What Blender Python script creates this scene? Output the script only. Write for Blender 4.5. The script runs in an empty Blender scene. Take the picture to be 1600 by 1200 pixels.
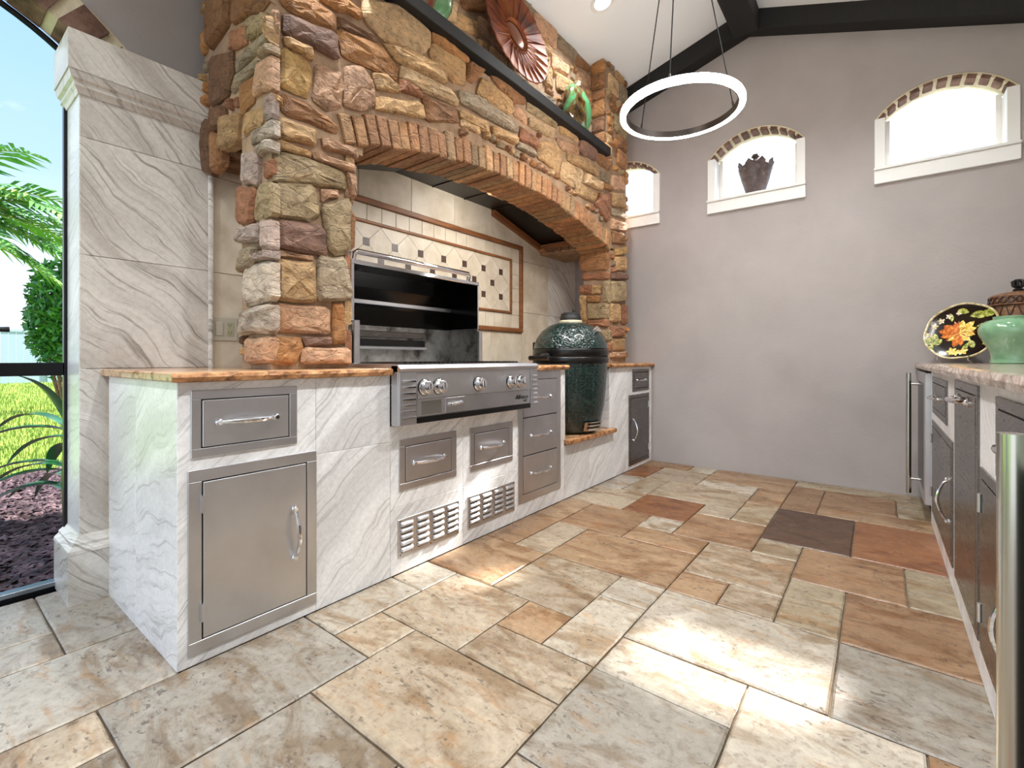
import bpy, bmesh, math, random
from mathutils import Vector, Matrix, noise
R = random.Random(7)
scene = bpy.context.scene
COL = scene.collection
PI = math.pi

# ------------------------------------------------------------------ camera
CAM = Vector((0, 0, .97)); YAW = .659; FPX = 739.0; CPX, CPY = 800.0, 560.0
cd = bpy.data.cameras.new('camera'); cam = bpy.data.objects.new('camera', cd); COL.objects.link(cam)
cam.location = CAM; cam.rotation_euler = (PI/2, 0, YAW)
cd.sensor_width = 36; cd.lens = 36*FPX/1600; cd.shift_y = -40/1600; cd.clip_start = .02; cd.clip_end = 400
scene.camera = cam

# ------------------------------------------------------------------ view, sky, sun
scene.view_settings.view_transform = 'Standard'; scene.view_settings.look = 'None'
scene.view_settings.gamma = 1; scene.view_settings.use_curve_mapping = False
scene.view_settings.exposure = 0.68
SUN = Vector((.25, 1.0, .90)).normalized()           # towards the sun: it shines in over the gable wall's windows

def lin(c):
    f = lambda v: (v/255/12.92) if v/255 <= .04045 else ((v/255+.055)/1.055)**2.4
    return (f(c[0]), f(c[1]), f(c[2]), 1)

def build_world():
    w = bpy.data.worlds.new('sky'); scene.world = w; w.use_nodes = True
    nt = w.node_tree; nt.nodes.clear(); N = nt.nodes.new; L = nt.links.new
    out = N('ShaderNodeOutputWorld'); bg = N('ShaderNodeBackground'); tc = N('ShaderNodeTexCoord')
    sep = N('ShaderNodeSeparateXYZ'); L(tc.outputs['Generated'], sep.inputs[0])
    ramp = N('ShaderNodeValToRGB'); L(sep.outputs['Z'], ramp.inputs[0])
    e = ramp.color_ramp.elements
    e[0].position = 0.0; e[0].color = (.86, .93, 1, 1)
    e[1].position = .75; e[1].color = (.14, .36, .80, 1)
    m = ramp.color_ramp.elements.new(.28); m.color = (.37, .54, .76, 1)
    no = N('ShaderNodeTexNoise'); no.inputs['Scale'].default_value = 3.2; no.inputs['Detail'].default_value = 7; no.inputs['Roughness'].default_value = .55
    mp = N('ShaderNodeMapping'); mp.inputs['Scale'].default_value = (1, 1, 2.2); mp.inputs['Location'].default_value = (.3, .1, .55)
    L(tc.outputs['Generated'], mp.inputs[0]); L(mp.outputs[0], no.inputs['Vector'])
    cr = N('ShaderNodeValToRGB'); cr.color_ramp.elements[0].position = .47; cr.color_ramp.elements[1].position = .66
    L(no.outputs[0], cr.inputs[0])
    mix = N('ShaderNodeMix'); mix.data_type = 'RGBA'; L(cr.outputs[0], mix.inputs[0]); L(ramp.outputs[0], mix.inputs[6]); mix.inputs[7].default_value = (1, 1, 1, 1)
    # haze brightening towards the sun
    dot = N('ShaderNodeVectorMath'); dot.operation = 'DOT_PRODUCT'; L(tc.outputs['Generated'], dot.inputs[0]); dot.inputs[1].default_value = SUN
    mr = N('ShaderNodeMapRange'); mr.inputs[1].default_value = .2; mr.inputs[2].default_value = 1; mr.inputs[3].default_value = 1; mr.inputs[4].default_value = 2.2
    L(dot.outputs['Value'], mr.inputs[0])
    sc = N('ShaderNodeVectorMath'); sc.operation = 'SCALE'; L(mix.outputs[2], sc.inputs[0]); L(mr.outputs[0], sc.inputs['Scale'])
    L(sc.outputs[0], bg.inputs[0]); bg.inputs[1].default_value = 1.1
    L(bg.outputs[0], out.inputs[0])
build_world()
sd = bpy.data.lights.new('sun', 'SUN'); sun = bpy.data.objects.new('sun', sd); COL.objects.link(sun)
sd.energy = 11; sd.angle = math.radians(2.0); sd.color = (1, .97, .92)
sun.rotation_euler = SUN.to_track_quat('Z', 'Y').to_euler(); sun.location = (3, 8, 9)

# ------------------------------------------------------------------ mesh helpers
class MB:
    def __init__(s): s.v = []; s.f = []; s.sm = []
    def add(s, vs, fs, smooth=False):
        o = len(s.v); s.v += [tuple(v) for v in vs]; s.f += [tuple(i+o for i in f) for f in fs]; s.sm += [smooth]*len(fs); return s
    def box(s, x0, x1, y0, y1, z0, z1, b=0):
        if x0 > x1: x0, x1 = x1, x0
        if y0 > y1: y0, y1 = y1, y0
        if z0 > z1: z0, z1 = z1, z0
        if b <= 0:
            v = [(x, y, z) for z in (z0, z1) for y in (y0, y1) for x in (x0, x1)]
            return s.add(v, [(0,2,3,1),(4,5,7,6),(0,1,5,4),(2,6,7,3),(0,4,6,2),(1,3,7,5)])
        bm = bmesh.new(); bmesh.ops.create_cube(bm, size=1)
        for v in bm.verts: v.co = Vector(((x0+x1)/2+v.co.x*(x1-x0), (y0+y1)/2+v.co.y*(y1-y0), (z0+z1)/2+v.co.z*(z1-z0)))
        b = min(b, .49*min(x1-x0, y1-y0, z1-z0))
        bmesh.ops.bevel(bm, geom=bm.edges[:], offset=b, segments=2 if b > .004 else 1, affect='EDGES', profile=.5)
        s.bm(bm); bm.free(); return s
    def bm(s, bm, smooth=False):
        bm.verts.index_update(); s.add([v.co for v in bm.verts], [[v.index for v in f.verts] for f in bm.faces], smooth); return s
    def tube(s, pts, r, n=10, cap=True, closed=False):
        pts = [Vector(p) for p in pts]; rs = r if isinstance(r, (list, tuple)) else [r]*len(pts); vs = []; m = len(pts)
        up = None
        for i, p in enumerate(pts):
            if closed: t = pts[(i+1) % m]-pts[i-1]
            else: t = pts[min(i+1, m-1)]-pts[max(i-1, 0)]
            t.normalize()
            if up is None: up = Vector((0, 0, 1)) if abs(t.z) < .9 else Vector((1, 0, 0))
            a = t.cross(up); 
            if a.length < 1e-4: a = t.orthogonal()
            a.normalize(); b = a.cross(t).normalized(); up = b
            vs += [p+(a*math.cos(k*2*PI/n)+b*math.sin(k*2*PI/n))*rs[i] for k in range(n)]
        fs = []
        for i in range(m if closed else m-1):
            j = (i+1) % m
            fs += [(i*n+k, i*n+(k+1) % n, j*n+(k+1) % n, j*n+k) for k in range(n)]
        s.add(vs, fs, True)
        if cap and not closed: s.add(vs[:n], [tuple(range(n))[::-1]]); s.add(vs[-n:], [tuple(range(n))])
        return s
    def lathe(s, prof, c=(0,0,0), n=32, axis='z', cap=True, flip=1):
        vs = []; c = Vector(c)
        for r, h in prof:
            for k in range(n):
                a = k*2*PI/n; x, y = r*math.cos(a), r*math.sin(a)
                p = {'z': (x, y, h), 'x': (h, x, y), 'y': (y, h, x)}[axis]
                vs.append(c+Vector(p))
        fs = [(i*n+k, i*n+(k+1) % n, (i+1)*n+(k+1) % n, (i+1)*n+k) for i in range(len(prof)-1) for k in range(n)]
        s.add(vs, fs, True)
        if cap:
            if prof[0][0] > 1e-5: s.add(vs[:n], [tuple(range(n))[::-1]])
            if prof[-1][0] > 1e-5: s.add(vs[-n:], [tuple(range(n))])
        return s
    def prism(s, poly, a0, a1, ax):
        """poly of 2D points in the plane across axis ax, run from a0 to a1"""
        n = len(poly)
        mk = {'x': lambda p, a: (a, p[0], p[1]), 'y': lambda p, a: (p[0], a, p[1]), 'z': lambda p, a: (p[0], p[1], a)}[ax]
        vs = [mk(p, a0) for p in poly]+[mk(p, a1) for p in poly]
        bm = bmesh.new(); bv = [bm.verts.new(v) for v in vs]
        bm.faces.new(bv[:n]); bm.faces.new(bv[n:][::-1])
        for i in range(n): j = (i+1) % n; bm.faces.new((bv[j], bv[i], bv[n+i], bv[n+j]))
        bmesh.ops.recalc_face_normals(bm, faces=bm.faces[:])
        s.bm(bm); bm.free(); return s
    def build(s, name, mat, parent=None, color=None, kind=None, label=None, cat=None, group=None, autosharp=True):
        lo = Vector((min(v[i] for v in s.v) for i in range(3))); hi = Vector((max(v[i] for v in s.v) for i in range(3)))
        o = Vector(((lo.x+hi.x)/2, (lo.y+hi.y)/2, lo.z))
        me = bpy.data.meshes.new(name); me.from_pydata([tuple(Vector(v)-o) for v in s.v], [], s.f)
        me.polygons.foreach_set('use_smooth', s.sm)
        bm = bmesh.new(); bm.from_mesh(me); bmesh.ops.remove_doubles(bm, verts=bm.verts[:], dist=1e-5); bmesh.ops.recalc_face_normals(bm, faces=bm.faces[:]); bm.to_mesh(me); bm.free()
        if any(s.sm) and autosharp: me.set_sharp_from_angle(angle=math.radians(40))
        me.materials.append(mat)
        ob = bpy.data.objects.new(name, me); COL.objects.link(ob)
        ob.location = o
        if parent: attach(ob, parent)
        if color: ob.color = color
        tag(ob, label, cat, group, kind)
        return ob
WORLD = {}
def wloc(o):
    p = Vector(o.location)
    while o.parent: o = o.parent; p += Vector(o.location)
    return p
def attach(ob, parent):
    ob.location = Vector(ob.location)-wloc(parent); ob.parent = parent
def tag(o, label=None, cat=None, group=None, kind=None):
    if label: o['label'] = label
    if cat: o['category'] = cat
    if group: o['group'] = group
    if kind: o['kind'] = kind
    return o
def thing(name, loc, label=None, cat=None, group=None, kind=None, parent=None):
    e = bpy.data.objects.new(name, None); e.empty_display_size = .05; COL.objects.link(e); e.location = loc
    if parent: attach(e, parent)
    return tag(e, label, cat, group, kind)
def instance(src, delta, parent, color=None):
    """another copy of a part (shared mesh) moved by delta, under parent"""
    o = src.copy(); COL.objects.link(o); o.parent = None; o.location = wloc(src)+Vector(delta); attach(o, parent)
    if color: o.color = color
    return o

# ------------------------------------------------------------------ materials
class NT:
    def __init__(s, name):
        m = bpy.data.materials.new(name); m.use_nodes = True; s.m = m; s.t = m.node_tree
        s.b = s.t.nodes['Principled BSDF']
    def n(s, t, **kw):
        k = s.t.nodes.new('ShaderNode'+t)
        for a, v in kw.items():
            if hasattr(k, a): setattr(k, a, v)
        return k
    def l(s, a, b): s.t.links.new(a, b)
    def noise(s, vec, scale, detail=4, rough=.55, dist=0):
        k = s.n('TexNoise'); k.inputs['Scale'].default_value = scale; k.inputs['Detail'].default_value = detail; k.inputs['Roughness'].default_value = rough; k.inputs['Distortion'].default_value = dist
        s.l(vec, k.inputs['Vector']); return k.outputs['Fac']
    def ramp(s, fac, stops):
        k = s.n('ValToRGB'); e = k.color_ramp.elements
        while len(e) < len(stops): e.new(.5)
        for el, (p, c) in zip(e, stops):
            el.position = p; el.color = c if len(c) == 4 else (*c, 1)
        s.l(fac, k.inputs[0]); return k.outputs[0]
    def mix(s, fac, a, b, mode='MIX'):
        k = s.n('Mix'); k.data_type = 'RGBA'; k.blend_type = mode
        for sock, v in ((k.inputs[0], fac), (k.inputs[6], a), (k.inputs[7], b)):
            if hasattr(v, 'links'): s.l(v, sock)
            else: sock.default_value = v
        return k.outputs[2]
    def math(s, op, a, b=0.0):
        k = s.n('Math'); k.operation = op
        for sock, v in ((k.inputs[0], a), (k.inputs[1], b)):
            if hasattr(v, 'links'): s.l(v, sock)
            else: sock.default_value = v
        return k.outputs[0]
    def bump(s, h, strength=.3, dist=.01):
        k = s.n('Bump'); k.inputs['Strength'].default_value = strength; k.inputs['Distance'].default_value = dist
        s.l(h, k.inputs['Height']); s.l(k.outputs[0], s.b.inputs['Normal'])
    def pos(s, rnd=True, scale=None, rot=None):
        g = s.n('NewGeometry'); v = g.outputs['Position']
        if rnd:
            oi = s.n('ObjectInfo'); mu = s.n('VectorMath'); mu.operation = 'SCALE'; mu.inputs[0].default_value = (37, 53, 71); s.l(oi.outputs['Random'], mu.inputs['Scale'])
            ad = s.n('VectorMath'); ad.operation = 'ADD'; s.l(v, ad.inputs[0]); s.l(mu.outputs[0], ad.inputs[1]); v = ad.outputs[0]
        if scale or rot:
            mp = s.n('Mapping')
            if scale: mp.inputs['Scale'].default_value = scale
            if rot: mp.inputs['Rotation'].default_value = rot
            s.l(v, mp.inputs[0]); v = mp.outputs[0]
        return v
    def ocol(s):
        return s.n('ObjectInfo').outputs['Color']
    def set(s, col=None, rough=None, metal=None, **kw):
        if col is not None:
            if hasattr(col, 'links'): s.l(col, s.b.inputs['Base Color'])
            else: s.b.inputs['Base Color'].default_value = col
        if rough is not None:
            if hasattr(rough, 'links'): s.l(rough, s.b.inputs['Roughness'])
            else: s.b.inputs['Roughness'].default_value = rough
        if metal is not None: s.b.inputs['Metallic'].default_value = metal
        for k, v in kw.items(): s.b.inputs[k.replace('_', ' ')].default_value = v
        return s.m
W1 = (1, 1, 1, 1)
def plain(name, rgb, rough=.5, metal=0, **kw):
    t = NT(name); return t.set(lin(rgb), rough, metal, **kw)
def emit(name, rgb, strength):
    t = NT(name); t.b.inputs['Emission Color'].default_value = (*rgb, 1); t.b.inputs['Emission Strength'].default_value = strength
    return t.set((.8, .8, .8, 1), .5)

def m_travertine():
    t = NT('travertine'); q = t.pos(); c = t.ocol(); st = t.pos(scale=(.55, 1.15, 1))
    mul = lambda k: t.mix(1, c, (*k, 1), 'MULTIPLY')
    # mineral clouding inside each slab: cream, its own tone, umber, with rusty seams
    cloud = t.noise(st, 5.0, 8, .66, 1.3)
    col = t.mix(t.ramp(cloud, [(.40, (.95,)*3), (.52, (0, 0, 0))]), c, mul((.62, .50, .38)))
    lightn = t.noise(t.pos(scale=(.6, 1.2, 1)), 4.0, 8, .68, 1.0)
    col = t.mix(t.ramp(lightn, [(.52, (0, 0, 0)), (.66, (.85,)*3)]), col, mul((1.28, 1.30, 1.34)))
    rust = t.noise(t.pos(scale=(.5, 1.5, 1)), 6.5, 6, .65, 1.8)
    col = t.mix(t.ramp(rust, [(.55, (0, 0, 0)), (.68, (.75,)*3)]), col, mul((.92, .62, .36)))
    seam = t.noise(t.pos(scale=(.4, 2.2, 1)), 9, 6, .7, 1.2)
    col = t.mix(t.ramp(seam, [(.60, (0, 0, 0)), (.70, (.6,)*3)]), col, mul((.42, .33, .26)))
    fine = t.noise(q, 38, 7, .74, .3)
    col = t.mix(1, col, t.ramp(fine, [(.30, (.58, .52, .46)), (.48, (.97, .96, .95)), (.60, (1.06, 1.06, 1.05)), (.74, (1.34, 1.32, 1.28))]), 'MULTIPLY')
    pit = t.noise(t.pos(scale=(.6, 1, 1)), 62, 3, .6)
    area = t.ramp(t.noise(q, 6, 3), [(.42, (0, 0, 0)), (.58, (1, 1, 1))])
    pm = t.math('MULTIPLY', t.ramp(pit, [(.60, (0, 0, 0)), (.66, (1, 1, 1))]), area)
    col = t.mix(t.math('MULTIPLY', pm, .6), col, lin((64, 48, 36)))
    t.bump(t.math('SUBTRACT', t.math('MULTIPLY', fine, .5), pm), .5, .005)
    return t.set(col, t.ramp(t.noise(q, 9, 4), [(.3, (.24,)*3), (.7, (.44,)*3)]), 0, Specular_IOR_Level=.5)
def m_marble(name, base, vein, ang, rough=.32, scale=1.0, amt=1.0):
    """cross-cut stone in long slanting strata, on walls that run along y"""
    t = NT(name); g = t.n('NewGeometry'); oi = t.n('ObjectInfo')
    mu = t.n('VectorMath'); mu.operation = 'SCALE'; mu.inputs[0].default_value = (5, 3, 7); t.l(oi.outputs['Random'], mu.inputs['Scale'])
    ad = t.n('VectorMath'); ad.operation = 'ADD'; t.l(g.outputs['Position'], ad.inputs[0]); t.l(mu.outputs[0], ad.inputs[1])
    wn = t.n('TexNoise'); wn.inputs['Scale'].default_value = 2.2; wn.inputs['Detail'].default_value = 3; t.l(ad.outputs[0], wn.inputs['Vector'])
    ws = t.n('VectorMath'); ws.operation = 'MULTIPLY_ADD'; t.l(wn.outputs['Color'], ws.inputs[0]); ws.inputs[1].default_value = (.22, .22, .22); t.l(ad.outputs[0], ws.inputs[2])
    mp = t.n('Mapping'); mp.inputs['Rotation'].default_value = (ang, .25, .3); t.l(ws.outputs[0], mp.inputs[0])
    def layer(sx, sy, sz):
        m2 = t.n('Mapping'); m2.inputs['Scale'].default_value = (sx, sy*scale, sz*scale); t.l(mp.outputs[0], m2.inputs[0]); return m2.outputs[0]
    band = t.noise(layer(.6, .5, 4.5), 1.5, 5, .55, .4)
    mid = [.5*b+.5*c for b, c in zip(base, vein)]
    lt = [.72*b+.28*c for b, c in zip(base, vein)]
    col = t.ramp(band, [(.28, lin(mid)), (.42, lin(lt)), (.50, lin(base)), (.60, lin([min(255, b+12) for b in base])), (.74, lin(lt))])
    line = t.noise(layer(1, .8, 30), 2.0, 7, .72, .2)
    col = t.mix(t.ramp(line, [(.53, (0, 0, 0)), (.64, (.85*amt,)*3)]), col, lin([c*.84 for c in vein]))
    hi = t.noise(layer(1, 1.2, 34), 2.4, 5, .7)
    col = t.mix(t.ramp(hi, [(.60, (0, 0, 0)), (.74, (.7,)*3)]), col, lin([min(255, b*1.07) for b in base]))
    sp = t.noise(ad.outputs[0], 60, 4, .7); col = t.mix(1, col, t.ramp(sp, [(.3, (.88, .87, .86)), (.6, (1.03,)*3)]), 'MULTIPLY')
    t.bump(line, .15, .004)
    return t.set(col, rough, 0)
def m_stone():
    t = NT('field_stone'); q = t.pos(scale=(1, 1, 1.7)); c = t.ocol()
    n1 = t.noise(q, 6, 7, .68, .8); n2 = t.noise(q, 26, 8, .75, .5)
    col = t.mix(1, c, t.ramp(n1, [(.28, (.46, .40, .35)), (.46, (.95, .93, .91)), (.58, (1.08, 1.06, 1.03)), (.76, (1.5, 1.45, 1.36))]), 'MULTIPLY')
    col = t.mix(1, col, t.ramp(n2, [(.30, (.40, .36, .32)), (.47, (.96, .95, .94)), (.60, (1.1, 1.09, 1.07)), (.76, (1.5, 1.46, 1.4))]), 'MULTIPLY')  # mottling that also paints dark crevices and light highlights into the colour
    st = t.noise(t.pos(scale=(1, 1, 1)), 2.6, 4, .6, .6)
    col = t.mix(t.ramp(st, [(.55, (0, 0, 0)), (.72, (.5, .5, .5))]), col, t.mix(1, c, (1.0, .72, .46, 1), 'MULTIPLY'))
    v = t.n('TexVoronoi'); v.feature = 'DISTANCE_TO_EDGE'; v.inputs['Scale'].default_value = 9
    wv = t.n('VectorMath'); wv.operation = 'MULTIPLY_ADD'; tn = t.n('TexNoise'); tn.inputs['Scale'].default_value = 9; t.l(q, tn.inputs['Vector']); t.l(tn.outputs['Color'], wv.inputs[0]); wv.inputs[1].default_value = (.16,)*3; t.l(q, wv.inputs[2]); t.l(wv.outputs[0], v.inputs['Vector'])
    crack = t.ramp(v.outputs['Distance'], [(.0, (0, 0, 0)), (.05, (1, 1, 1))])
    h = t.math('ADD', t.math('ADD', n1, t.math('MULTIPLY', n2, .8)), t.math('MULTIPLY', crack, .25)); t.bump(h, .95, .03)
    return t.set(col, .72, 0)
def m_noise(name, stops, scale, rough=.6, bump=0, bscale=None, stretch=None, detail=5, bdist=.01, metal=0, rnd=True, **kw):
    t = NT(name); q = t.pos(rnd=rnd, scale=stretch); n = t.noise(q, scale, detail, .6, .3)
    if bump: t.bump(t.noise(q, bscale or scale*3, 5, .6), bump, bdist)
    return t.set(t.ramp(n, [(p, lin(c)) for p, c in stops]), rough, metal, **kw)
def m_steel(name, rgb, rough, stretch=(1, 1, 60)):
    t = NT(name); q = t.pos(scale=stretch); n = t.noise(q, 14, 3, .6)
    s = t.noise(t.pos(), 4, 4)
    col = t.mix(1, lin(rgb), t.ramp(s, [(.3, (.86, .86, .86)), (.7, (1.05, 1.05, 1.05))]), 'MULTIPLY')
    r = t.math('ADD', t.math('MULTIPLY', n, .12), rough-.06)
    t.bump(n, .012, .002)
    return t.set(col, r, 1.0)
M = {}
M['trav'] = m_travertine(); M['stone'] = m_stone()
M['grout'] = m_noise('floor_grout', [(.3, (84, 70, 56)), (.7, (128, 110, 92))], 20, .9)
M['mortar'] = m_noise('stone_mortar', [(.3, (140, 112, 88)), (.7, (178, 150, 122))], 14, .95, .5, 40)
M['marble'] = m_marble('beige_marble', (216, 211, 204), (166, 156, 145), .75)
M['white_marble'] = m_marble('white_marble', (233, 232, 232), (196, 192, 190), -.75, .3, 1, .7)
M['wall_tile'] = m_noise('wall_travertine', [(.3, (184, 170, 148)), (.55, (208, 197, 178)), (.75, (218, 210, 195))], 5, .4, .15, 30)
M['granite'] = m_noise('granite', [(.32, (70, 48, 36)), (.42, (176, 120, 78)), (.55, (208, 168, 128)), (.72, (180, 160, 146))], 24, .16, .02)
M['granite_r'] = m_noise('grey_granite', [(.3, (96, 78, 70)), (.45, (160, 136, 120)), (.6, (196, 180, 168)), (.75, (150, 146, 148))], 18, .12, .02)
M['chisel'] = m_noise('chiselled_granite', [(.3, (92, 58, 34)), (.5, (176, 122, 76)), (.7, (206, 160, 112))], 22, .6, .9, 40)
M['steel'] = m_steel('brushed_steel', (208, 208, 212), .36, (1, 1, 10))
M['steel_d'] = m_steel('dark_brushed_steel', (128, 124, 122), .26, (1, 1, 10))
M['chrome'] = plain('polished_chrome', (225, 226, 230), .07, 1)
M['bar_steel'] = plain('satin_bar_steel', (200, 198, 190), .24, 1)
M['black'] = plain('black_enamel', (9, 9, 10), .28)
M['matt_black'] = plain('matt_black', (14, 13, 13), .6)
M['liner'] = m_noise('hood_liner_metal', [(.3, (20, 17, 15)), (.7, (44, 38, 33))], 3, .3, metal=.6)
M['firebox'] = m_noise('sooty_steel', [(.3, (70, 66, 62)), (.5, (150, 148, 144)), (.75, (176, 176, 174))], 9, .34, .1, metal=.9)
M['lidin'] = m_noise('lid_inside', [(.3, (8, 7, 7)), (.6, (20, 17, 15)), (.8, (52, 42, 34))], 3.5, .18, metal=.5)
M['beam'] = m_noise('dark_beam_wood', [(.3, (10, 9, 8)), (.7, (20, 17, 15))], 6, .65, .2, 40, (8, 8, 1))
M['paint'] = m_noise('taupe_plaster', [(.3, (160, 152, 149)), (.7, (170, 162, 159))], 2.2, .72, .12, 60, detail=6)
M['white'] = plain('white_ceiling_paint', (240, 242, 243), .7)
M['trimwhite'] = plain('white_trim_paint', (232, 231, 228), .45)
M['wood'] = m_noise('brown_trim_wood', [(.3, (104, 62, 34)), (.7, (146, 94, 54))], 6, .45, .1, 40, (1, 1, 8))
M['brick'] = m_noise('old_brick', [(.3, (66, 46, 38)), (.5, (112, 82, 68)), (.75, (140, 112, 96))], 11, .85, .8, 30)
M['cream'] = m_noise('cream_mortar', [(.3, (196, 184, 152)), (.7, (226, 216, 190))], 10, .9, .6, 40)
M['frame'] = plain('black_frame', (14, 15, 20), .35, .3)
M['sillmetal'] = plain('sill_aluminium', (150, 160, 172), .3, 1)
M['dot'] = m_noise('bronze_dot', [(.3, (58, 42, 36)), (.7, (86, 66, 58))], 20, .35)
M['beige'] = plain('beige_plastic', (186, 180, 164), .35)
M['slot'] = plain('dark_slot', (24, 22, 18), .6)
M['ring'] = emit('ring_diffuser', (1, .96, .91), 62)
M['lamp'] = emit('downlight_lens', (1, .95, .86), 8)
M['nickel'] = plain('dark_nickel', (92, 84, 80), .35, 1)
M['cable'] = plain('black_cable', (12, 12, 12), .6)
def m_glass():
    t = NT('window_glass'); nt = t.t; nt.nodes.remove(t.b)
    tr = t.n('BsdfTransparent'); gl = t.n('BsdfGlossy'); gl.inputs['Roughness'].default_value = .02
    fr = t.n('Fresnel'); fr.inputs[0].default_value = 1.3; mx = t.n('MixShader')
    t.l(fr.outputs[0], mx.inputs[0]); t.l(tr.outputs[0], mx.inputs[1]); t.l(gl.outputs[0], mx.inputs[2]); t.l(mx.outputs[0], nt.nodes['Material Output'].inputs[0])
    return t.m
M['glass'] = m_glass()
def m_kamado():
    t = NT('pebbled_green_glaze'); q = t.pos(rnd=False)
    v = t.n('TexVoronoi'); v.inputs['Scale'].default_value = 58; t.l(q, v.inputs['Vector'])
    t.bump(t.math('SUBTRACT', 1, v.outputs['Distance']), .7, .010)
    col = t.mix(t.ramp(v.outputs['Distance'], [(.2, (0, 0, 0)), (.6, (1, 1, 1))]), lin((9, 54, 48)), lin((3, 24, 23)))
    return t.set(col, .22, 0, Coat_Weight=.6, Coat_Roughness=.08)
M['kamado'] = m_kamado()

# ================================================================== THE SETTING
XC, XR, YB = -1.708, .247, 4.38          # front of left run, front of right run, gable wall
XW, XP = -2.54, -2.60                    # clad wall face, painted wall face
def clip(poly, ax, val, keep):
    out = []
    for i in range(len(poly)):
        p, q = poly[i-1], poly[i]; ip, iq = keep*(p[ax]-val) >= 0, keep*(q[ax]-val) >= 0
        if ip != iq:
            t = (val-p[ax])/(q[ax]-p[ax]); out.append((p[0]+t*(q[0]-p[0]), p[1]+t*(q[1]-p[1])))
        if iq: out.append(q)
    return out
def clip_rect(poly, r):
    for ax, v, k in ((0, r[0], 1), (0, r[1], -1), (1, r[2], 1), (1, r[3], -1)):
        if len(poly) < 3: return []
        poly = clip(poly, ax, v, k)
    return poly if len(poly) >= 3 else []

# ---- floor: slab with travertine tiles in a modular pattern
floor = MB().box(-2.72, 1.05, -2.6, 4.4, -.12, -.012).build('floor', M['grout'], kind='structure', label='beige and brown travertine tile floor of the room')
GX = lambda i: -1.71+.2005*i
GYL = [.33, .53, .73, .93, 1.13, 1.335, 1.545, 1.76, 1.97, 2.19, 2.405, 2.62, 2.84, 3.06, 3.275, 3.49, 3.72, 3.95, 4.16, 4.375]
GY = lambda j: .33+.2*j if j < 0 else GYL[min(j, 19)]
TONE = {'a': (172, 156, 134), 'b': (160, 126, 92), 'c': (142, 138, 130), 'd': (84, 58, 38), 'e': (182, 174, 160), 'f': (140, 92, 56), 'g': (160, 146, 120), 'h': (144, 106, 72), 'i': (172, 166, 156)}
TILES = [(-2,0,-2,1,'i'),(-3,-2,-2,0,'i'),(-5,-3,-2,0,'i'),(-5,-2,0,1,'i'),(0,2,0,3,'c'),(0,1,-2,0,'a'),(1,3,-2,0,'c'),(2,4,0,2,'c'),(2,5,2,4,'a'),(3,5,4,5,'a'),
 (5,7,3,5,'c'),(5,7,1,3,'i'),(0,1,3,5,'e'),(1,2,3,4,'a'),(0,1,5,6,'e'),(1,3,4,6,'a'),(3,4,5,6,'b'),(4,5,5,7,'e'),(5,7,5,6,'e'),(7,9,4,6,'e'),(7,9,2,4,'i'),
 (8,10,6,8,'c'),(8,10,8,10,'h'),(9,10,10,12,'g'),(7,9,10,12,'h'),(5,8,6,8,'e'),(7,8,8,10,'g'),(5,6,8,9,'b'),(6,7,8,9,'a'),(5,7,9,11,'a'),(2,4,6,8,'a'),(4,5,7,8,'e'),
 (0,2,6,8,'b'),(2,5,8,10,'b'),(3,5,10,11,'b'),(0,1,8,10,'h'),(1,2,8,10,'a'),(1,3,10,12,'h'),(0,1,10,12,'b'),(3,4,11,12,'e'),(2,4,12,14,'f'),(4,6,11,13,'h'),(5,6,13,15,'g'),
 (4,5,13,14,'a'),(2,5,14,16,'a'),(6,8,12,15,'d'),(6,7,11,12,'g'),(8,10,12,15,'f'),(9,10,16,18,'g'),(7,9,16,18,'h'),(7,10,15,16,'b'),(6,7,15,18,'h'),(5,6,15,17,'b'),(3,5,16,17,'e'),
 (0,2,12,14,'a'),(0,1,14,16,'i'),(1,2,14,16,'a'),(1,3,16,18,'a'),(0,1,16,18,'f'),(3,6,17,18,'b'),(0,2,18,19,'h'),(2,3,18,19,'e'),(3,6,18,19,'b'),(6,10,18,19,'g')]
taken = set()
for t in TILES:
    for i in range(t[0], t[1]):
        for j in range(t[2], t[3]): taken.add((i, j))
def free(i0, i1, j0, j1): return all((i, j) not in taken for i in range(i0, i1) for j in range(j0, j1))
for j in range(-12, 19):
    for i in range(-5, 11):
        if (i, j) in taken: continue
        for w, h in R.sample([(2, 2), (2, 3), (3, 2), (2, 1), (1, 2), (2, 2)], 6)+[(1, 1)]:
            if i+w <= 11 and j+h <= 19 and free(i, i+w, j, j+h):
                TILES.append((i, i+w, j, j+h, R.choice('aabcegih')))
                for x in range(i, i+w):
                    for y in range(j, j+h): taken.add((x, y))
                break
def tile_mesh(x0, x1, y0, y1):
    g = .0028; x0 += g; x1 -= g; y0 += g; y1 -= g; b = .006
    m = MB(); z = R.uniform(-.0012, .0012)
    o = []
    n = 5
    for (xa, ya), (xb, yb) in (((x0, y0), (x1, y0)), ((x1, y0), (x1, y1)), ((x1, y1), (x0, y1)), ((x0, y1), (x0, y0))):
        for k in range(n):
            t = k/n; px, py = xa+(xb-xa)*t, ya+(yb-ya)*t
            if k: px += R.uniform(-.0016, .0016); py += R.uniform(-.0016, .0016)
            o.append((px, py))
    cx, cy = (x0+x1)/2, (y0+y1)/2
    ins = [(cx+(x-cx)*(1-2*b/(x1-x0)), cy+(y-cy)*(1-2*b/(y1-y0))) for x, y in o]; N = len(o)
    v = [(x, y, -.03) for x, y in o]+[(x, y, z-.004) for x, y in o]+[(x, y, z) for x, y in ins]
    f = [(k, (k+1) % N, N+(k+1) % N, N+k) for k in range(N)]+[(N+k, N+(k+1) % N, 2*N+(k+1) % N, 2*N+k) for k in range(N)]+[tuple(range(2*N, 3*N))]
    return m.add(v, f)
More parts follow.
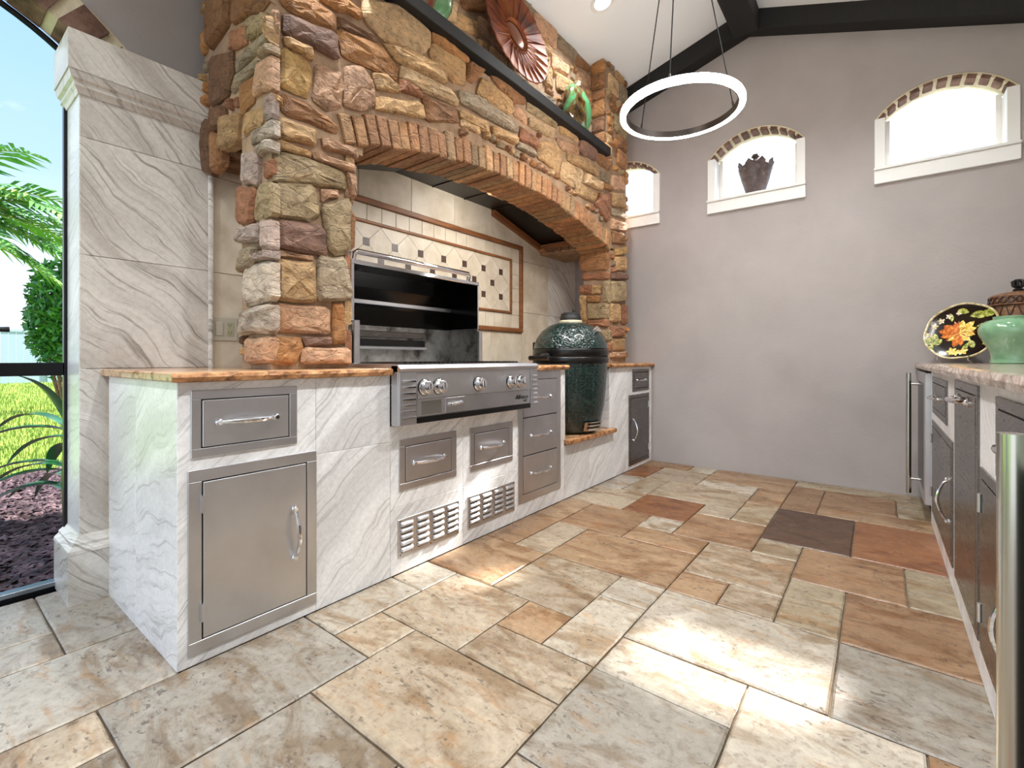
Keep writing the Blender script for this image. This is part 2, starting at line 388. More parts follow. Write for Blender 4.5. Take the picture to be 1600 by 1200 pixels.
for (i0, i1, j0, j1, c) in TILES:
    x0, x1, y0, y1 = GX(i0), GX(i1), GY(j0), GY(j1)
    if x1 <= -2.73 or (x0 > .35): continue
    if x1 <= XC+.02 and y0 > .6: continue
    x0 = max(x0, -2.72)
    if x1 > .29: x1 = .33
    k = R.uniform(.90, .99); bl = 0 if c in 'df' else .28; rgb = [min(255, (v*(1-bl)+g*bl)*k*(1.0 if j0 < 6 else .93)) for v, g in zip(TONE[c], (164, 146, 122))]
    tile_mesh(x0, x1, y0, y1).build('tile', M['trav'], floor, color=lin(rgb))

# ---- gable wall with three arched windows
ridge = -.86
def ceil_z(x): return 3.84+.27*(x-ridge) if x < ridge else 3.84-.37*(x-ridge)
WIN = [(-1.998, 1), (-.825, 2), (.348, 3)]; WH = .37; SILL, SPR, RISE = 2.36, 2.72, .19
WR = (WH*WH+RISE*RISE)/(2*RISE)
def arch_z(dx, r=WR): return SPR+RISE-WR+math.sqrt(max(0, r*r-dx*dx))
def strip_wall(xs, solid, a0, a1, ax):
    """wall made of vertical strips; solid(u) -> list of (z0,z1) callables pairs"""
    m = MB()
    for u0, u1 in zip(xs[:-1], xs[1:]):
        um = (u0+u1)/2
        for lo, hi in solid(um):
            m.prism([(u0, lo(u0)), (u1, lo(u1)), (u1, hi(u1)), (u0, hi(u0))], a0, a1, ax)
    return m
xs = sorted(set([-2.75, ridge, 1.07]+[round(c+d*WH, 4) for c, _ in WIN for d in [k/8 for k in range(-8, 9)]]))
def solid_back(x):
    for c, _ in WIN:
        if abs(x-c) < WH: return [(lambda u: -.1, lambda u: SILL-.005), (lambda u, c=c: arch_z(min(WH, abs(u-c))), lambda u: ceil_z(u)+.02)]
    return [(lambda u: -.1, lambda u: ceil_z(u)+.02)]
def solid_one(mb, name, mat, **k):      # weld strips into one clean shell
    return mb.build(name, mat, **k)
wall_back = strip_wall(xs, solid_back, YB, YB+.24, 'y').build('wall_back', M['paint'], kind='structure', label='taupe plaster gable wall with three arched windows')
for c, n in WIN:
    e = thing('window_%d' % n, (c, YB, SILL), kind='structure', label=['narrow arched window half hidden by the stone hood', 'arched window with a scaled urn on its sill', 'arched window nearest the right edge of the room'][n-1])
    MB().box(c-WH-.002, c+WH+.002, YB-.022, YB+.02, SILL-.118, SILL-.02, .003).build('apron', M['trimwhite'], e)
    MB().box(c-WH-.004, c+WH+.004, YB-.034, YB+.235, SILL-.02, SILL, .004).build('sill', M['trimwhite'], e)
    for s in (-1, 1):
        a, b = c+s*WH, c+s*(WH-.062)
        MB().box(min(a, b), max(a, b), YB-.012, YB+.2, SILL, SPR, .003).build('casing', M['trimwhite'], e)
    # brick soffit of the arch, cream joints between
    amax = math.asin(WH/WR)*1.0; nb = 11
    zc = SPR+RISE-WR
    ms = MB(); K = 22
    po = [(c+WR*math.sin(-amax+2*amax*k/K), zc+WR*math.cos(-amax+2*amax*k/K)) for k in range(K+1)]
    pi_ = [(c+(WR-.022)*math.sin(-amax+2*amax*k/K), zc+(WR-.022)*math.cos(-amax+2*amax*k/K)) for k in range(K+1)]
    for k in range(K):
        ms.prism([po[k], po[k+1], pi_[k+1], pi_[k]], YB+.004, YB+.2, 'y')
    ms.build('arch_mortar', M['cream'], e)
    for k in range(nb):
        a0 = -amax+2*amax*(k+.16)/nb; a1 = -amax+2*amax*(k+.84)/nb; y0, y1 = YB-.004+R.uniform(0, .006), YB+R.uniform(.098, .108)
        ro, ri = WR-.012, WR-.034-R.uniform(0, .008)
        MB().prism([(c+ro*math.sin(a0), zc+ro*math.cos(a0)), (c+ro*math.sin(a1), zc+ro*math.cos(a1)), (c+ri*math.sin(a1), zc+ri*math.cos(a1)), (c+ri*math.sin(a0), zc+ri*math.cos(a0))], y0, y1, 'y').build('brick', M['brick'], e)
    # glazing frame
    fr = MB(); w = WH-.062
    fr.box(c-w, c-w+.028, YB+.15, YB+.185, SILL, SPR+.03); fr.box(c+w-.028, c+w, YB+.15, YB+.185, SILL, SPR+.03); fr.box(c-w, c+w, YB+.15, YB+.185, SILL, SILL+.03)
    fr.build('window_frame', M['trimwhite'], e)
    MB().box(c-w, c+w, YB+.166, YB+.17, SILL+.01, SPR+.14).build('pane', M['glass'], e)

# ---- left wall: painted above, clad below, arched screened opening at the near end
AC, AZ, AR, AI = -.106, 1.61, 1.0, .86
ys = sorted(set([-2.0, AC-AR]+[round(AC+AR*math.sin(-PI/2+PI*k/28), 4) for k in range(29)]+[.44, 4.62]))
def solid_left(y):
    if abs(y-AC) < AR:
        top = (lambda u: AZ+math.sqrt(max(0, AR*AR-(u-AC)**2)), lambda u: ceil_z(XP)+.03)
        if y > .44: return [(lambda u: -.1, lambda u: ceil_z(XP)+.03)] if y > .62 else [(lambda u: -.1, lambda u: 1.6), top]
        return [top]
    return [(lambda u: -.1, lambda u: ceil_z(XP)+.03)]
wall_left = strip_wall(ys, solid_left, XP-.17, XP, 'x').build('wall_left', M['paint'], kind='structure', label='left wall, taupe paint above and stone cladding below')
am = MB(); K = 40
for k in range(K):
    a0, a1 = -PI/2+PI*k/K, -PI/2+PI*(k+1)/K
    am.prism([(AC+r*math.sin(a), AZ+r*math.cos(a)) for r, a in ((AI+.008, a0), (AR+.004, a0), (AR+.004, a1), (AI+.008, a1))], XP-.16, XP+.002, 'x')
am.build('arch_mortar', M['cream'], wall_left)
nb = 19
for k in range(nb):
    a0, a1 = -PI/2+PI*(k+.13)/nb, -PI/2+PI*(k+.87)/nb; j = R.uniform(-.006, .006)
    MB().prism([(AC+r*math.sin(a), AZ+r*math.cos(a)) for r, a in ((AI+j, a0), (AR-.012+j, a0+.006), (AR-.012, a1-.006), (AI+j, (a1)))], XP-.15, XP+.012+j, 'x').build('brick', M['brick'], wall_left)
# marble clad pier with capital and base
PY0, PY1 = .437, .905
for z0, z1 in ((.25, .928), (.928, 1.388), (1.388, 1.862), (1.862, 2.08)):
    MB().box(XP-.02, -2.53, PY0, PY1, z0+.0008, z1-.0008, .002).build('marble_panel', M['marble'], wall_left)
MB().box(XP-.17, -2.532, PY0-.001, PY0+.02, .0, 2.2).build('marble_return', M['white_marble'], wall_left)
def moulding(prof, y0, y1, base_x, mat, name):
    """profile (out, z) run along y on the face, mitred round the near end"""
    m = MB(); n = len(prof)
    v = []
    for o, z in prof: v.append((base_x+o, y1, z))
    for o, z in prof: v.append((base_x+o, y0-o, z))
    for o, z in prof: v.append((XP-.17, y0-o, z))
    f = []
    for s in (0, 1):
        for k in range(n-1): f.append((s*n+k, s*n+k+1, (s+1)*n+k+1, (s+1)*n+k))
    f.append(tuple(range(n))); m.add(v, f)
    return m.build(name, mat, wall_left)
moulding([(-.03, 2.03), (.006, 2.03), (.012, 2.045), (.020, 2.055), (.020, 2.072), (.030, 2.08), (.036, 2.10), (.036, 2.108), (-.03, 2.108)], PY0, PY1, -2.53, M['marble'], 'capital_moulding')
moulding([(-.03, 2.108), (.040, 2.108), (.040, 2.262), (-.03, 2.262)], PY0, PY1, -2.53, M['marble'], 'capital_block')
moulding([(-.03, 0), (.040, 0), (.040, .2), (-.03, .2)], PY0, .545, -2.53, M['marble'], 'base_block')
moulding([(-.03, .2), (.042, .2), (.040, .212), (.026, .226), (.026, .236), (.012, .248), (.004, .262), (-.03, .262)], PY0, .545, -2.53, M['marble'], 'base_moulding')
MB().tube([(-2.529, .908, .926), (-2.529, .908, 2.2)], .011, 8).build('pencil_trim', M['marble'], wall_left)
# tile cladding behind the cooking line
FY0, FY1, FZ0, FZ1 = 1.30, 3.42, 1.20, 1.975       # outer wooden frame
def wtile(y0, y1, z0, z1, mat='wall_tile'):
    if y1-y0 < .02 or z1-z0 < .02: return
    MB().box(XP-.005, XW, y0+.0012, y1-.0012, z0+.0012, z1-.0012, .0015).build('wall_tile', M[mat], wall_left)
cols = [.92, 1.30, 1.73, 2.15, 2.57, 2.995, 3.42, 3.86, 4.38]
for a, b in zip(cols[:-1], cols[1:]):
    if a >= FY0 and b <= FY1: wtile(a, b, .9, FZ0); wtile(a, b, FZ1, 2.27)
    else:
        for z0, z1 in ((.9, 1.386), (1.386, 1.85), (1.85, 2.27)): wtile(a, b, z0, z1, 'marble' if b > 3.9 else 'wall_tile')
IY0, IY1, IZ0, IZ1 = FY0+.15, 3.267, 1.36, 1.838
def rail(name, y0, y1, z0, z1, w, d):
    for r in ((y0, y1, z1-w, z1), (y0, y1, z0, z0+w), (y0, y0+w, z0+w, z1-w), (y1-w, y1, z0+w, z1-w)):
        MB().box(XW-.012, XW+d, r[0], r[1], r[2], r[3], .006).build(name, M['wood'], wall_left)
rail('outer_rail', FY0, FY1, FZ0, FZ1, .036, .022); rail('inner_rail', IY0, IY1, IZ0, IZ1, .02, .016)
ky = [IY0+k*(IY1-IY0)/16 for k in range(17)]
for a, b in zip(ky[:-1], ky[1:]): wtile(a, b, IZ1, FZ1-.036); wtile(a, b, FZ0+.036, IZ0)
for (a, b) in ((FY0+.036, IY0), (IY1, FY1-.036)):
    zz = [FZ0+.036+k*(FZ1-FZ0-.072)/6 for k in range(7)]
    for z0, z1 in zip(zz[:-1], zz[1:]): wtile(a, b, z0, z1)
DA, DB = .1115, .105; rect = (IY0+.02, IY1-.02, IZ0+.02, IZ1-.02)
dark = lambda i, j: abs(j) <= 1 and IY0+.06 < 3.013+i*DA < IY1-.08
for i in range(-20, 20):
    for j in range(-4, 5):
        cy, cz = 3.013+i*DA, 1.599+j*DB
        if (i+j) % 2 == 0:
            if not dark(i, j): continue
            q = [(cy-.024, cz-.024), (cy+.024, cz-.024), (cy+.024, cz+.024), (cy-.024, cz+.024)]; mt = M['dot']; d = .0015
        else:                                # square tile on its corner, tips cut where a bronze accent sits
            q = []; g = .0014; mt = M['wall_tile']; d = 0
            for di, dj in ((1, 0), (0, 1), (-1, 0), (0, -1)):
                k = .0252 if dark(i+di, j+dj) else .0016; kk = k-g
                if di: q += [(cy+di*(DA-k), cz-di*kk), (cy+di*(DA-k), cz+di*kk)]
                else: q += [(cy+dj*kk, cz+dj*(DB-k)), (cy-dj*kk, cz+dj*(DB-k))]
        q = clip_rect(q, rect)
        if not q: continue
        MB().prism(q, XP, XW+d, 'x').build('accent_tile' if (i+j) % 2 == 0 else 'field_tile', mt, wall_left)
# the far strip of wall beyond: right wall (out of frame)
MB().box(1.05, 1.2, -2.6, 4.62, -.1, 3.2).build('wall_right', M['paint'], kind='structure', label='right wall behind the bar counter')

# ---- ceiling and beams
cm = MB()
cm.prism([(-3.35, ceil_z(-3.35)), (ridge, ceil_z(ridge)), (1.5, ceil_z(1.5)), (1.5, ceil_z(1.5)+.16), (ridge, ceil_z(ridge)+.16), (-3.35, ceil_z(-3.35)+.16)], -2.9, 4.72, 'y')
cm.build('ceiling', M['white'], kind='structure', label='white vaulted ceiling')
def beam_z(x): return (3.68+.28*(x-ridge)) if x < ridge else 3.68-.36*(x-ridge)
MB().prism([(XP, beam_z(XP)), (ridge, beam_z(ridge)), (ridge, ceil_z(ridge)+.01), (XP, ceil_z(XP)+.01)], YB-.13, YB+.01, 'y').build('trim_1', M['beam'], kind='structure', label='black rake beam rising left of the ridge')
MB().prism([(ridge, beam_z(ridge)), (1.05, beam_z(1.05)), (1.05, ceil_z(1.05)+.01), (ridge, ceil_z(ridge)+.01)], YB-.13, YB+.01, 'y').build('trim_2', M['beam'], kind='structure', label='black rake beam falling right of the ridge')
MB().box(-.95, -.765, -2.85, YB-.129, 3.63, 3.845, .004).build('trim_3', M['beam'], kind='structure', label='black ridge beam running the length of the vault')

# ================================================================== STONE HOOD
SC = {'o': (176, 122, 70), 'd': (98, 68, 48), 't': (190, 156, 110), 'l': (212, 184, 144), 'r': (150, 98, 72), 'p': (118, 88, 80), 'g': (160, 146, 114), 'y': (188, 154, 94), 'k': (198, 158, 130), 'v': (190, 178, 180), 'w': (204, 198, 190), 'b': (142, 98, 62), 'e': (152, 144, 126)}
XF = -1.875; PBK = -2.14; HY0, HY1 = .885, 4.165; XU = -1.995
hood = thing('stone_hood', (-2.1, 2.52, .925), 'rubble stone cooking hood with a wide brick arch on two stone pillars', 'stone hood')
ARC, ARZ, ARR = 2.505, 2.125-4.325, 4.325          # arch circle
def arch_at(y, r=ARR): return ARZ+math.sqrt(r*r-(y-ARC)**2)
core = MB()
core.box(PBK+.002, XF-.002, HY0+.002, 1.225, .9268, 1.93); core.box(PBK+.002, XF-.002, 3.83, HY1-.002, .9268, 1.93)
core.box(-2.54, XF, HY0, 1.30, 1.90, 3.56); core.box(-2.54, XF, 3.715, HY1, 1.95, 3.56)
K = 24; ya = [1.20+(3.815-1.20)*k/K for k in range(K+1)]
for a, b in zip(ya[:-1], ya[1:]):
    core.prism([(a, arch_at(a, ARR+.10)), (b, arch_at(b, ARR+.10)), (b, 2.69), (a, 2.69)], PBK+.001, XF-.003, 'x')
core.box(-2.535, XU, 1.29, 3.72, 2.6, 3.548)
core.build('mortar_core', M['mortar'], hood)

def stone(poly, to3d, h, color, name='stone', parent=None, grow=0):
    """one rough stone: outline poly (2D), to3d(u,v,d) places it, h = how far it stands proud"""
    cx = sum(p[0] for p in poly)/len(poly); cy = sum(p[1] for p in poly)/len(poly)
    pts = []
    C0 = Vector((cx, cy)); poly = [tuple(Vector(p)+(Vector(p)-C0).normalized()*grow) for p in poly]
    for i in range(len(poly)):                       # shrink a hair, cut corners, roughen the edge
        p, q = Vector(poly[i-1]), Vector(poly[i]); L = (q-p).length
        for t in ((.12, .88) if L < .09 else (.1, .5, .9)):
            w = p.lerp(q, t); d = Vector((cx, cy))-w; dl = max(d.length, .02)
            w = w+d*(.004/dl)+Vector((R.uniform(-1, 1), R.uniform(-1, 1)))*min(.005, L*.05); pts.append(w)
    n = len(pts); C = Vector((cx, cy)); v = []; f = []
    def ring(s, d, jd=0):
        for w in pts: v.append(to3d(C.x+(w.x-C.x)*s, C.y+(w.y-C.y)*s, d+R.uniform(-jd, jd)))
    size = min(max(p[0] for p in poly)-min(p[0] for p in poly), max(p[1] for p in poly)-min(p[1] for p in poly))
    e = max(.80, 1-.026/max(size, .05))
    ring(1, -.02); ring(1.0, h*.45, .003); ring(e, h, .0035); ring(.48, h+.004, .006)
    v.append(to3d(C.x, C.y, h+R.uniform(0, .008)))
    for s in range(3): f += [(s*n+k, s*n+(k+1) % n, (s+1)*n+(k+1) % n, (s+1)*n+k) for k in range(n)]
    f += [(3*n+k, 3*n+(k+1) % n, 4*n) for k in range(n)]
    k = R.uniform(.92, 1.08); rgb = [max(0, min(255, (c*.72+g*.28)*k*1.13)) for c, g in zip(SC[color], (172, 136, 100))]
    m = MB(); m.add(v, f, False)
    return m.build(name, M['stone'], parent or hood, color=lin(rgb))
F_front = lambda x: (lambda u, v, d: (x+d, u, v))
F_side = lambda y: (lambda u, v, d: (u, y-d, v))
FRONT = [('o',[(0.92,2.387),(1.055,2.467),(1.15,2.462),(1.15,2.393),(1.027,2.358),(0.946,2.37)]),
 ('p',[(0.933,2.337),(1.158,2.383),(1.169,2.274),(0.933,2.258)]),
 ('o',[(1.083,2.484),(1.205,2.557),(1.287,2.548),(1.278,2.517),(1.158,2.487)]),
 ('d',[(1.158,2.463),(1.383,2.49),(1.392,2.457),(1.162,2.413)]),
 ('o',[(1.162,2.406),(1.401,2.458),(1.496,2.386),(1.477,2.329),(1.197,2.298)]),
 ('l',[(1.304,2.616),(1.496,2.708),(1.706,2.697),(1.695,2.599),(1.629,2.528),(1.401,2.485),(1.295,2.545)]),
 ('t',[(1.401,2.473),(1.629,2.524),(1.823,2.543),(1.817,2.462),(1.506,2.422)]),
 ('t',[(0.93,2.243),(1.044,2.254),(1.047,2.216),(1.006,2.209),(0.94,2.213)]),
 ('y',[(0.924,2.199),(1.006,2.212),(1.047,2.163),(1.033,2.057),(0.92,2.042)]),
 ('k',[(1.062,2.203),(1.181,2.234),(1.193,2.155),(1.181,2.072),(1.112,2.033),(1.055,2.053)]),
 ('k',[(1.197,2.256),(1.287,2.299),(1.347,2.254),(1.36,2.17),(1.287,2.102),(1.201,2.088)]),
 ('t',[(1.347,2.303),(1.41,2.329),(1.506,2.304),(1.506,2.28),(1.374,2.236)]),
 ('l',[(1.516,2.423),(1.835,2.452),(1.916,2.426),(1.91,2.38),(1.64,2.348),(1.506,2.351)]),
 ('r',[(1.506,2.351),(1.645,2.346),(1.645,2.315),(1.506,2.288)]),
 ('t',[(1.369,2.204),(1.651,2.295),(1.673,2.216),(1.374,2.138)]),
 ('b',[(1.651,2.336),(1.897,2.364),(1.923,2.294),(1.695,2.213)]),
 ('b',[(0.927,2.02),(1.013,2.022),(1.12,2.006),(1.165,1.982),(1.158,1.951),(0.927,1.94)]),
 ('t',[(0.908,1.917),(1.062,1.922),(1.062,1.861),(0.908,1.838)]),
 ('t',[(0.911,1.833),(1.04,1.827),(1.037,1.803),(0.914,1.796)]),
 ('k',[(1.094,1.91),(1.262,1.918),(1.262,1.875),(1.105,1.87)]),
 ('k',[(1.051,1.831),(1.253,1.836),(1.245,1.801),(1.062,1.801)]),
 ('g',[(0.899,1.778),(1.04,1.794),(1.197,1.786),(1.205,1.721),(1.055,1.699),(0.895,1.658)]),
 ('o',[(1.729,2.71),(2.015,2.728),(1.988,2.668),(1.717,2.644)]),
 ('t',[(1.717,2.64),(1.975,2.662),(1.975,2.534),(1.86,2.508),(1.706,2.563)]),
 ('b',[(2.002,2.684),(2.156,2.704),(2.042,2.574),(1.982,2.574)]),
 ('t',[(2.127,2.651),(2.408,2.619),(2.425,2.564),(2.342,2.519),(2.07,2.512)]),
 ('e',[(1.923,2.474),(2.042,2.509),(2.375,2.502),(2.476,2.491),(2.459,2.437),(2.156,2.415),(1.936,2.416)]),
 ('b',[(2.186,2.727),(2.547,2.732),(2.557,2.671),(2.408,2.619),(2.231,2.671)]),
 ('t',[(1.929,2.378),(2.171,2.392),(2.186,2.329),(1.936,2.326)]),
 ('l',[(1.936,2.321),(2.098,2.335),(2.098,2.301),(1.949,2.286)]),
 ('t',[(2.209,2.396),(2.476,2.407),(2.451,2.361),(2.216,2.331)]),
 ('k',[(2.433,2.619),(2.566,2.6),(2.575,2.539),(2.442,2.55)]),
 ('r',[(2.494,2.497),(2.697,2.488),(2.707,2.425),(2.494,2.413)]),
 ('l',[(2.593,2.601),(2.912,2.636),(2.88,2.56),(2.602,2.539)]),
 ('g',[(2.575,2.733),(2.818,2.737),(2.967,2.728),(2.945,2.66),(2.584,2.64)]),
 ('e',[(2.476,2.386),(2.678,2.381),(2.668,2.351),(2.459,2.343)]),
 ('t',[(2.717,2.478),(2.902,2.539),(3.034,2.503),(2.956,2.335),(2.697,2.366)]),
 ('t',[(2.989,2.725),(3.274,2.724),(3.261,2.669),(3.0,2.646)]),
 ('k',[(2.934,2.598),(3.274,2.648),(3.261,2.568),(3.034,2.527)]),
 ('p',[(3.294,2.744),(3.54,2.743),(3.568,2.619),(3.286,2.59)]),
 ('b',[(3.583,2.745),(3.855,2.756),(3.807,2.613),(3.597,2.615)]),
 ('l',[(3.034,2.455),(3.35,2.47),(3.261,2.285),(2.989,2.31)]),
 ('l',[(3.377,2.466),(3.685,2.465),(3.655,2.395),(3.364,2.372)]),
 ('t',[(3.092,2.535),(3.299,2.562),(3.568,2.565),(3.597,2.494),(3.103,2.466)]),
 ('t',[(3.314,2.362),(3.583,2.352),(3.521,2.262),(3.286,2.257)]),
 ('r',[(3.796,2.411),(3.796,2.241),(3.745,2.153),(3.536,2.251),(3.63,2.35)]),
 ('k',[(3.848,2.596),(4.124,2.665),(4.124,2.534),(3.848,2.464)]),
 ('t',[(3.848,2.433),(4.124,2.501),(4.124,2.37),(3.866,2.321)]),
 ('e',[(3.848,2.301),(4.222,2.328),(4.222,2.27),(3.848,2.238)]),
 ('k',[(3.831,2.211),(4.175,2.234),(4.175,2.16),(3.831,2.11)]),
 ('b',[(3.866,2.102),(4.105,2.128),(4.105,2.022),(3.866,1.993)]),
 ('y',[(3.919,1.963),(4.175,2.019),(4.175,1.945),(3.937,1.895)]),
 ('t',[(3.919,1.877),(4.163,1.921),(4.163,1.786),(3.919,1.758)]),
 ('p',[(3.848,1.728),(4.222,1.761),(4.222,1.708),(3.848,1.67)]),
 ('g',[(3.848,1.65),(4.105,1.679),(4.143,1.504),(3.848,1.468)]),
 ('r',[(4.036,1.461),(4.222,1.469),(4.202,1.302),(4.048,1.284)]),
 ('t',[(3.831,1.45),(4.01,1.462),(4.01,1.298),(3.848,1.289)]),
 ('r',[(3.848,1.254),(4.105,1.255),(4.086,1.173),(3.848,1.161)]),
 ('t',[(3.841,1.145),(4.124,1.158),(4.124,1.046),(3.841,1.042)]),
 ('k',[(3.841,1.031),(4.222,1.036),(4.222,0.978),(3.841,0.977)]),
 ('g',[(0.901,1.656),(1.06,1.695),(1.076,1.574),(1.022,1.539),(0.901,1.532)]),
 ('k',[(1.092,1.686),(1.158,1.701),(1.166,1.672),(1.092,1.638)]),
 ('g',[(1.092,1.615),(1.158,1.655),(1.227,1.681),(1.223,1.444),(1.158,1.418),(1.12,1.441)]),
 ('k',[(1.214,1.795),(1.25,1.79),(1.25,1.691),(1.223,1.695)]),
 ('p',[(0.909,1.517),(1.076,1.529),(1.108,1.507),(1.112,1.413),(0.909,1.403)]),
 ('k',[(0.906,1.395),(1.049,1.402),(1.049,1.377),(0.909,1.368)]),
 ('t',[(0.903,1.356),(1.06,1.371),(1.064,1.202),(0.899,1.201)]),
 ('e',[(1.072,1.395),(1.201,1.409),(1.232,1.249),(1.209,1.231),(1.072,1.214)]),
 ('k',[(0.899,1.183),(1.124,1.193),(1.133,1.076),(0.899,1.073)]),
 ('o',[(1.141,1.205),(1.192,1.21),(1.209,1.044),(1.141,1.031)]),
 ('o',[(0.894,1.052),(0.992,1.052),(1.007,1.009),(0.97,0.952),(0.894,0.952)]),
 ('p',[(1.003,1.06),(1.133,1.061),(1.133,1.027),(1.029,1.021)]),
 ('k',[(1.014,1.017),(1.227,1.013),(1.223,0.946),(0.999,0.948)])]
SIDE = [('v',[(-2.07,1.819),(-1.956,1.792),(-1.963,1.671),(-2.078,1.69)]),
 ('r',[(-2.127,1.692),(-1.975,1.652),(-2.014,1.513),(-2.136,1.541)]),
 ('g',[(-1.967,1.668),(-1.841,1.646),(-1.841,1.524),(-1.998,1.531)]),
 ('v',[(-2.111,1.515),(-1.944,1.511),(-1.937,1.436),(-2.136,1.455)]),
 ('v',[(-1.929,1.512),(-1.825,1.504),(-1.825,1.392),(-1.922,1.406)]),
 ('e',[(-2.094,1.423),(-1.96,1.419),(-1.998,1.345),(-2.136,1.339)]),
 ('v',[(-1.975,1.385),(-1.836,1.387),(-1.836,1.353),(-1.982,1.365)]),
 ('w',[(-2.094,1.342),(-1.836,1.346),(-1.841,1.197),(-2.078,1.182)]),
 ('w',[(-2.094,1.165),(-1.846,1.184),(-1.853,1.069),(-2.111,1.07)]),
 ('k',[(-2.061,1.054),(-1.857,1.055),(-1.864,0.953),(-2.045,0.944)]),
 ('b',[(-2.442,2.633),(-2.233,2.537),(-2.242,2.435),(-2.442,2.388)]),
 ('b',[(-2.217,2.529),(-1.869,2.367),(-1.949,2.353),(-2.217,2.418)]),
 ('r',[(-2.217,2.39),(-2.063,2.351),(-2.078,2.271),(-2.25,2.312)]),
 ('g',[(-2.055,2.355),(-1.895,2.323),(-1.882,2.255),(-2.048,2.272)]),
 ('d',[(-2.442,2.358),(-2.201,2.293),(-2.193,2.207),(-2.25,2.123),(-2.442,2.128)]),
 ('e',[(-2.169,2.246),(-1.869,2.249),(-1.856,2.212),(-2.169,2.184)]),
 ('e',[(-2.185,2.183),(-1.977,2.172),(-1.977,2.133),(-2.217,2.118)]),
 ('t',[(-1.869,2.293),(-1.777,2.282),(-1.777,2.195),(-1.869,2.205)]),
 ('e',[(-1.909,2.177),(-1.787,2.178),(-1.799,2.152),(-1.922,2.144)]),
 ('k',[(-1.963,2.141),(-1.793,2.144),(-1.812,2.007),(-2.012,2.035)]),
 ('o',[(-2.146,2.128),(-2.019,2.11),(-2.005,2.013),(-2.123,1.998)]),
 ('t',[(-2.093,1.989),(-1.936,1.971),(-1.936,1.901),(-2.108,1.909)]),
 ('v',[(-1.902,1.992),(-1.793,1.992),(-1.799,1.908),(-1.909,1.905)]),
 ('w',[(-2.019,1.894),(-1.831,1.897),(-1.831,1.826),(-2.034,1.842)]),
 ('t',[(-2.3,2.033),(-2.123,1.998),(-2.154,1.885),(-2.309,1.892)]),
 ('d',[(-2.405,2.102),(-2.275,2.081),(-2.266,1.994),(-2.405,2.006)]),
 ('d',[(-2.526,2.099),(-2.423,2.063),(-2.423,1.812),(-2.595,1.872)]),
 ('b',[(-2.414,2.002),(-2.312,1.965),(-2.312,1.843),(-2.405,1.822)]),
 ('w',[(-1.949,1.809),(-1.823,1.812),(-1.828,1.776),(-1.949,1.777)])]
RSIDE = [('b',[(-2.183,1.919),(-2.029,1.978),(-1.882,1.973),(-1.882,1.755),(-2.155,1.77)]),
 ('r',[(-2.155,1.754),(-1.882,1.736),(-1.882,1.669),(-2.146,1.688)]),
 ('r',[(-2.196,1.636),(-2.056,1.631),(-2.056,1.552),(-2.192,1.563)]),
 ('t',[(-2.043,1.63),(-1.959,1.622),(-1.959,1.543),(-2.043,1.55)]),
 ('g',[(-1.938,1.652),(-1.87,1.648),(-1.87,1.466),(-1.924,1.462)]),
 ('o',[(-2.097,1.539),(-1.967,1.528),(-1.967,1.469),(-2.092,1.474)]),
 ('g',[(-2.088,1.466),(-1.882,1.456),(-1.882,1.319),(-2.088,1.327)]),
 ('r',[(-2.092,1.317),(-1.882,1.312),(-1.882,1.254),(-2.083,1.258)]),
 ('t',[(-2.183,1.546),(-2.104,1.539),(-2.097,1.298),(-2.155,1.301)])]
MANT = [('l',[(1.94,3.053),(2.033,3.09),(2.019,2.968),(1.934,2.947)]),
 ('t',[(2.033,3.032),(2.218,3.079),(2.211,2.985),(2.006,2.941)]),
 ('b',[(2.06,3.125),(2.295,3.266),(2.264,3.166),(2.088,3.093)]),
 ('e',[(2.636,3.47),(2.79,3.539),(2.81,3.47),(2.654,3.437)]),
 ('k',[(2.83,3.505),(3.146,3.525),(3.111,3.37),(2.83,3.376)]),
 ('e',[(3.169,3.5),(3.457,3.522),(3.405,3.429),(3.158,3.419)]),
 ('t',[(2.892,3.351),(3.066,3.358),(3.043,3.285),(2.881,3.275)]),
 ('k',[(3.077,3.327),(3.328,3.338),(3.303,3.255),(3.066,3.211)]),
 ('t',[(2.955,3.181),(3.054,3.193),(3.066,3.038),(2.955,3.037)]),
 ('t',[(3.134,3.207),(3.431,3.256),(3.405,3.138),(3.134,3.069)]),
 ('b',[(3.457,3.495),(3.679,3.523),(3.665,3.461),(3.444,3.408)]),
 ('k',[(3.457,3.375),(3.694,3.433),(3.694,3.321),(3.471,3.274)]),
 ('e',[(2.881,2.955),(3.123,2.989),(3.111,2.897),(2.892,2.889)]),
 ('t',[(2.218,2.979),(2.295,2.989),(2.311,2.936),(2.234,2.927)])]

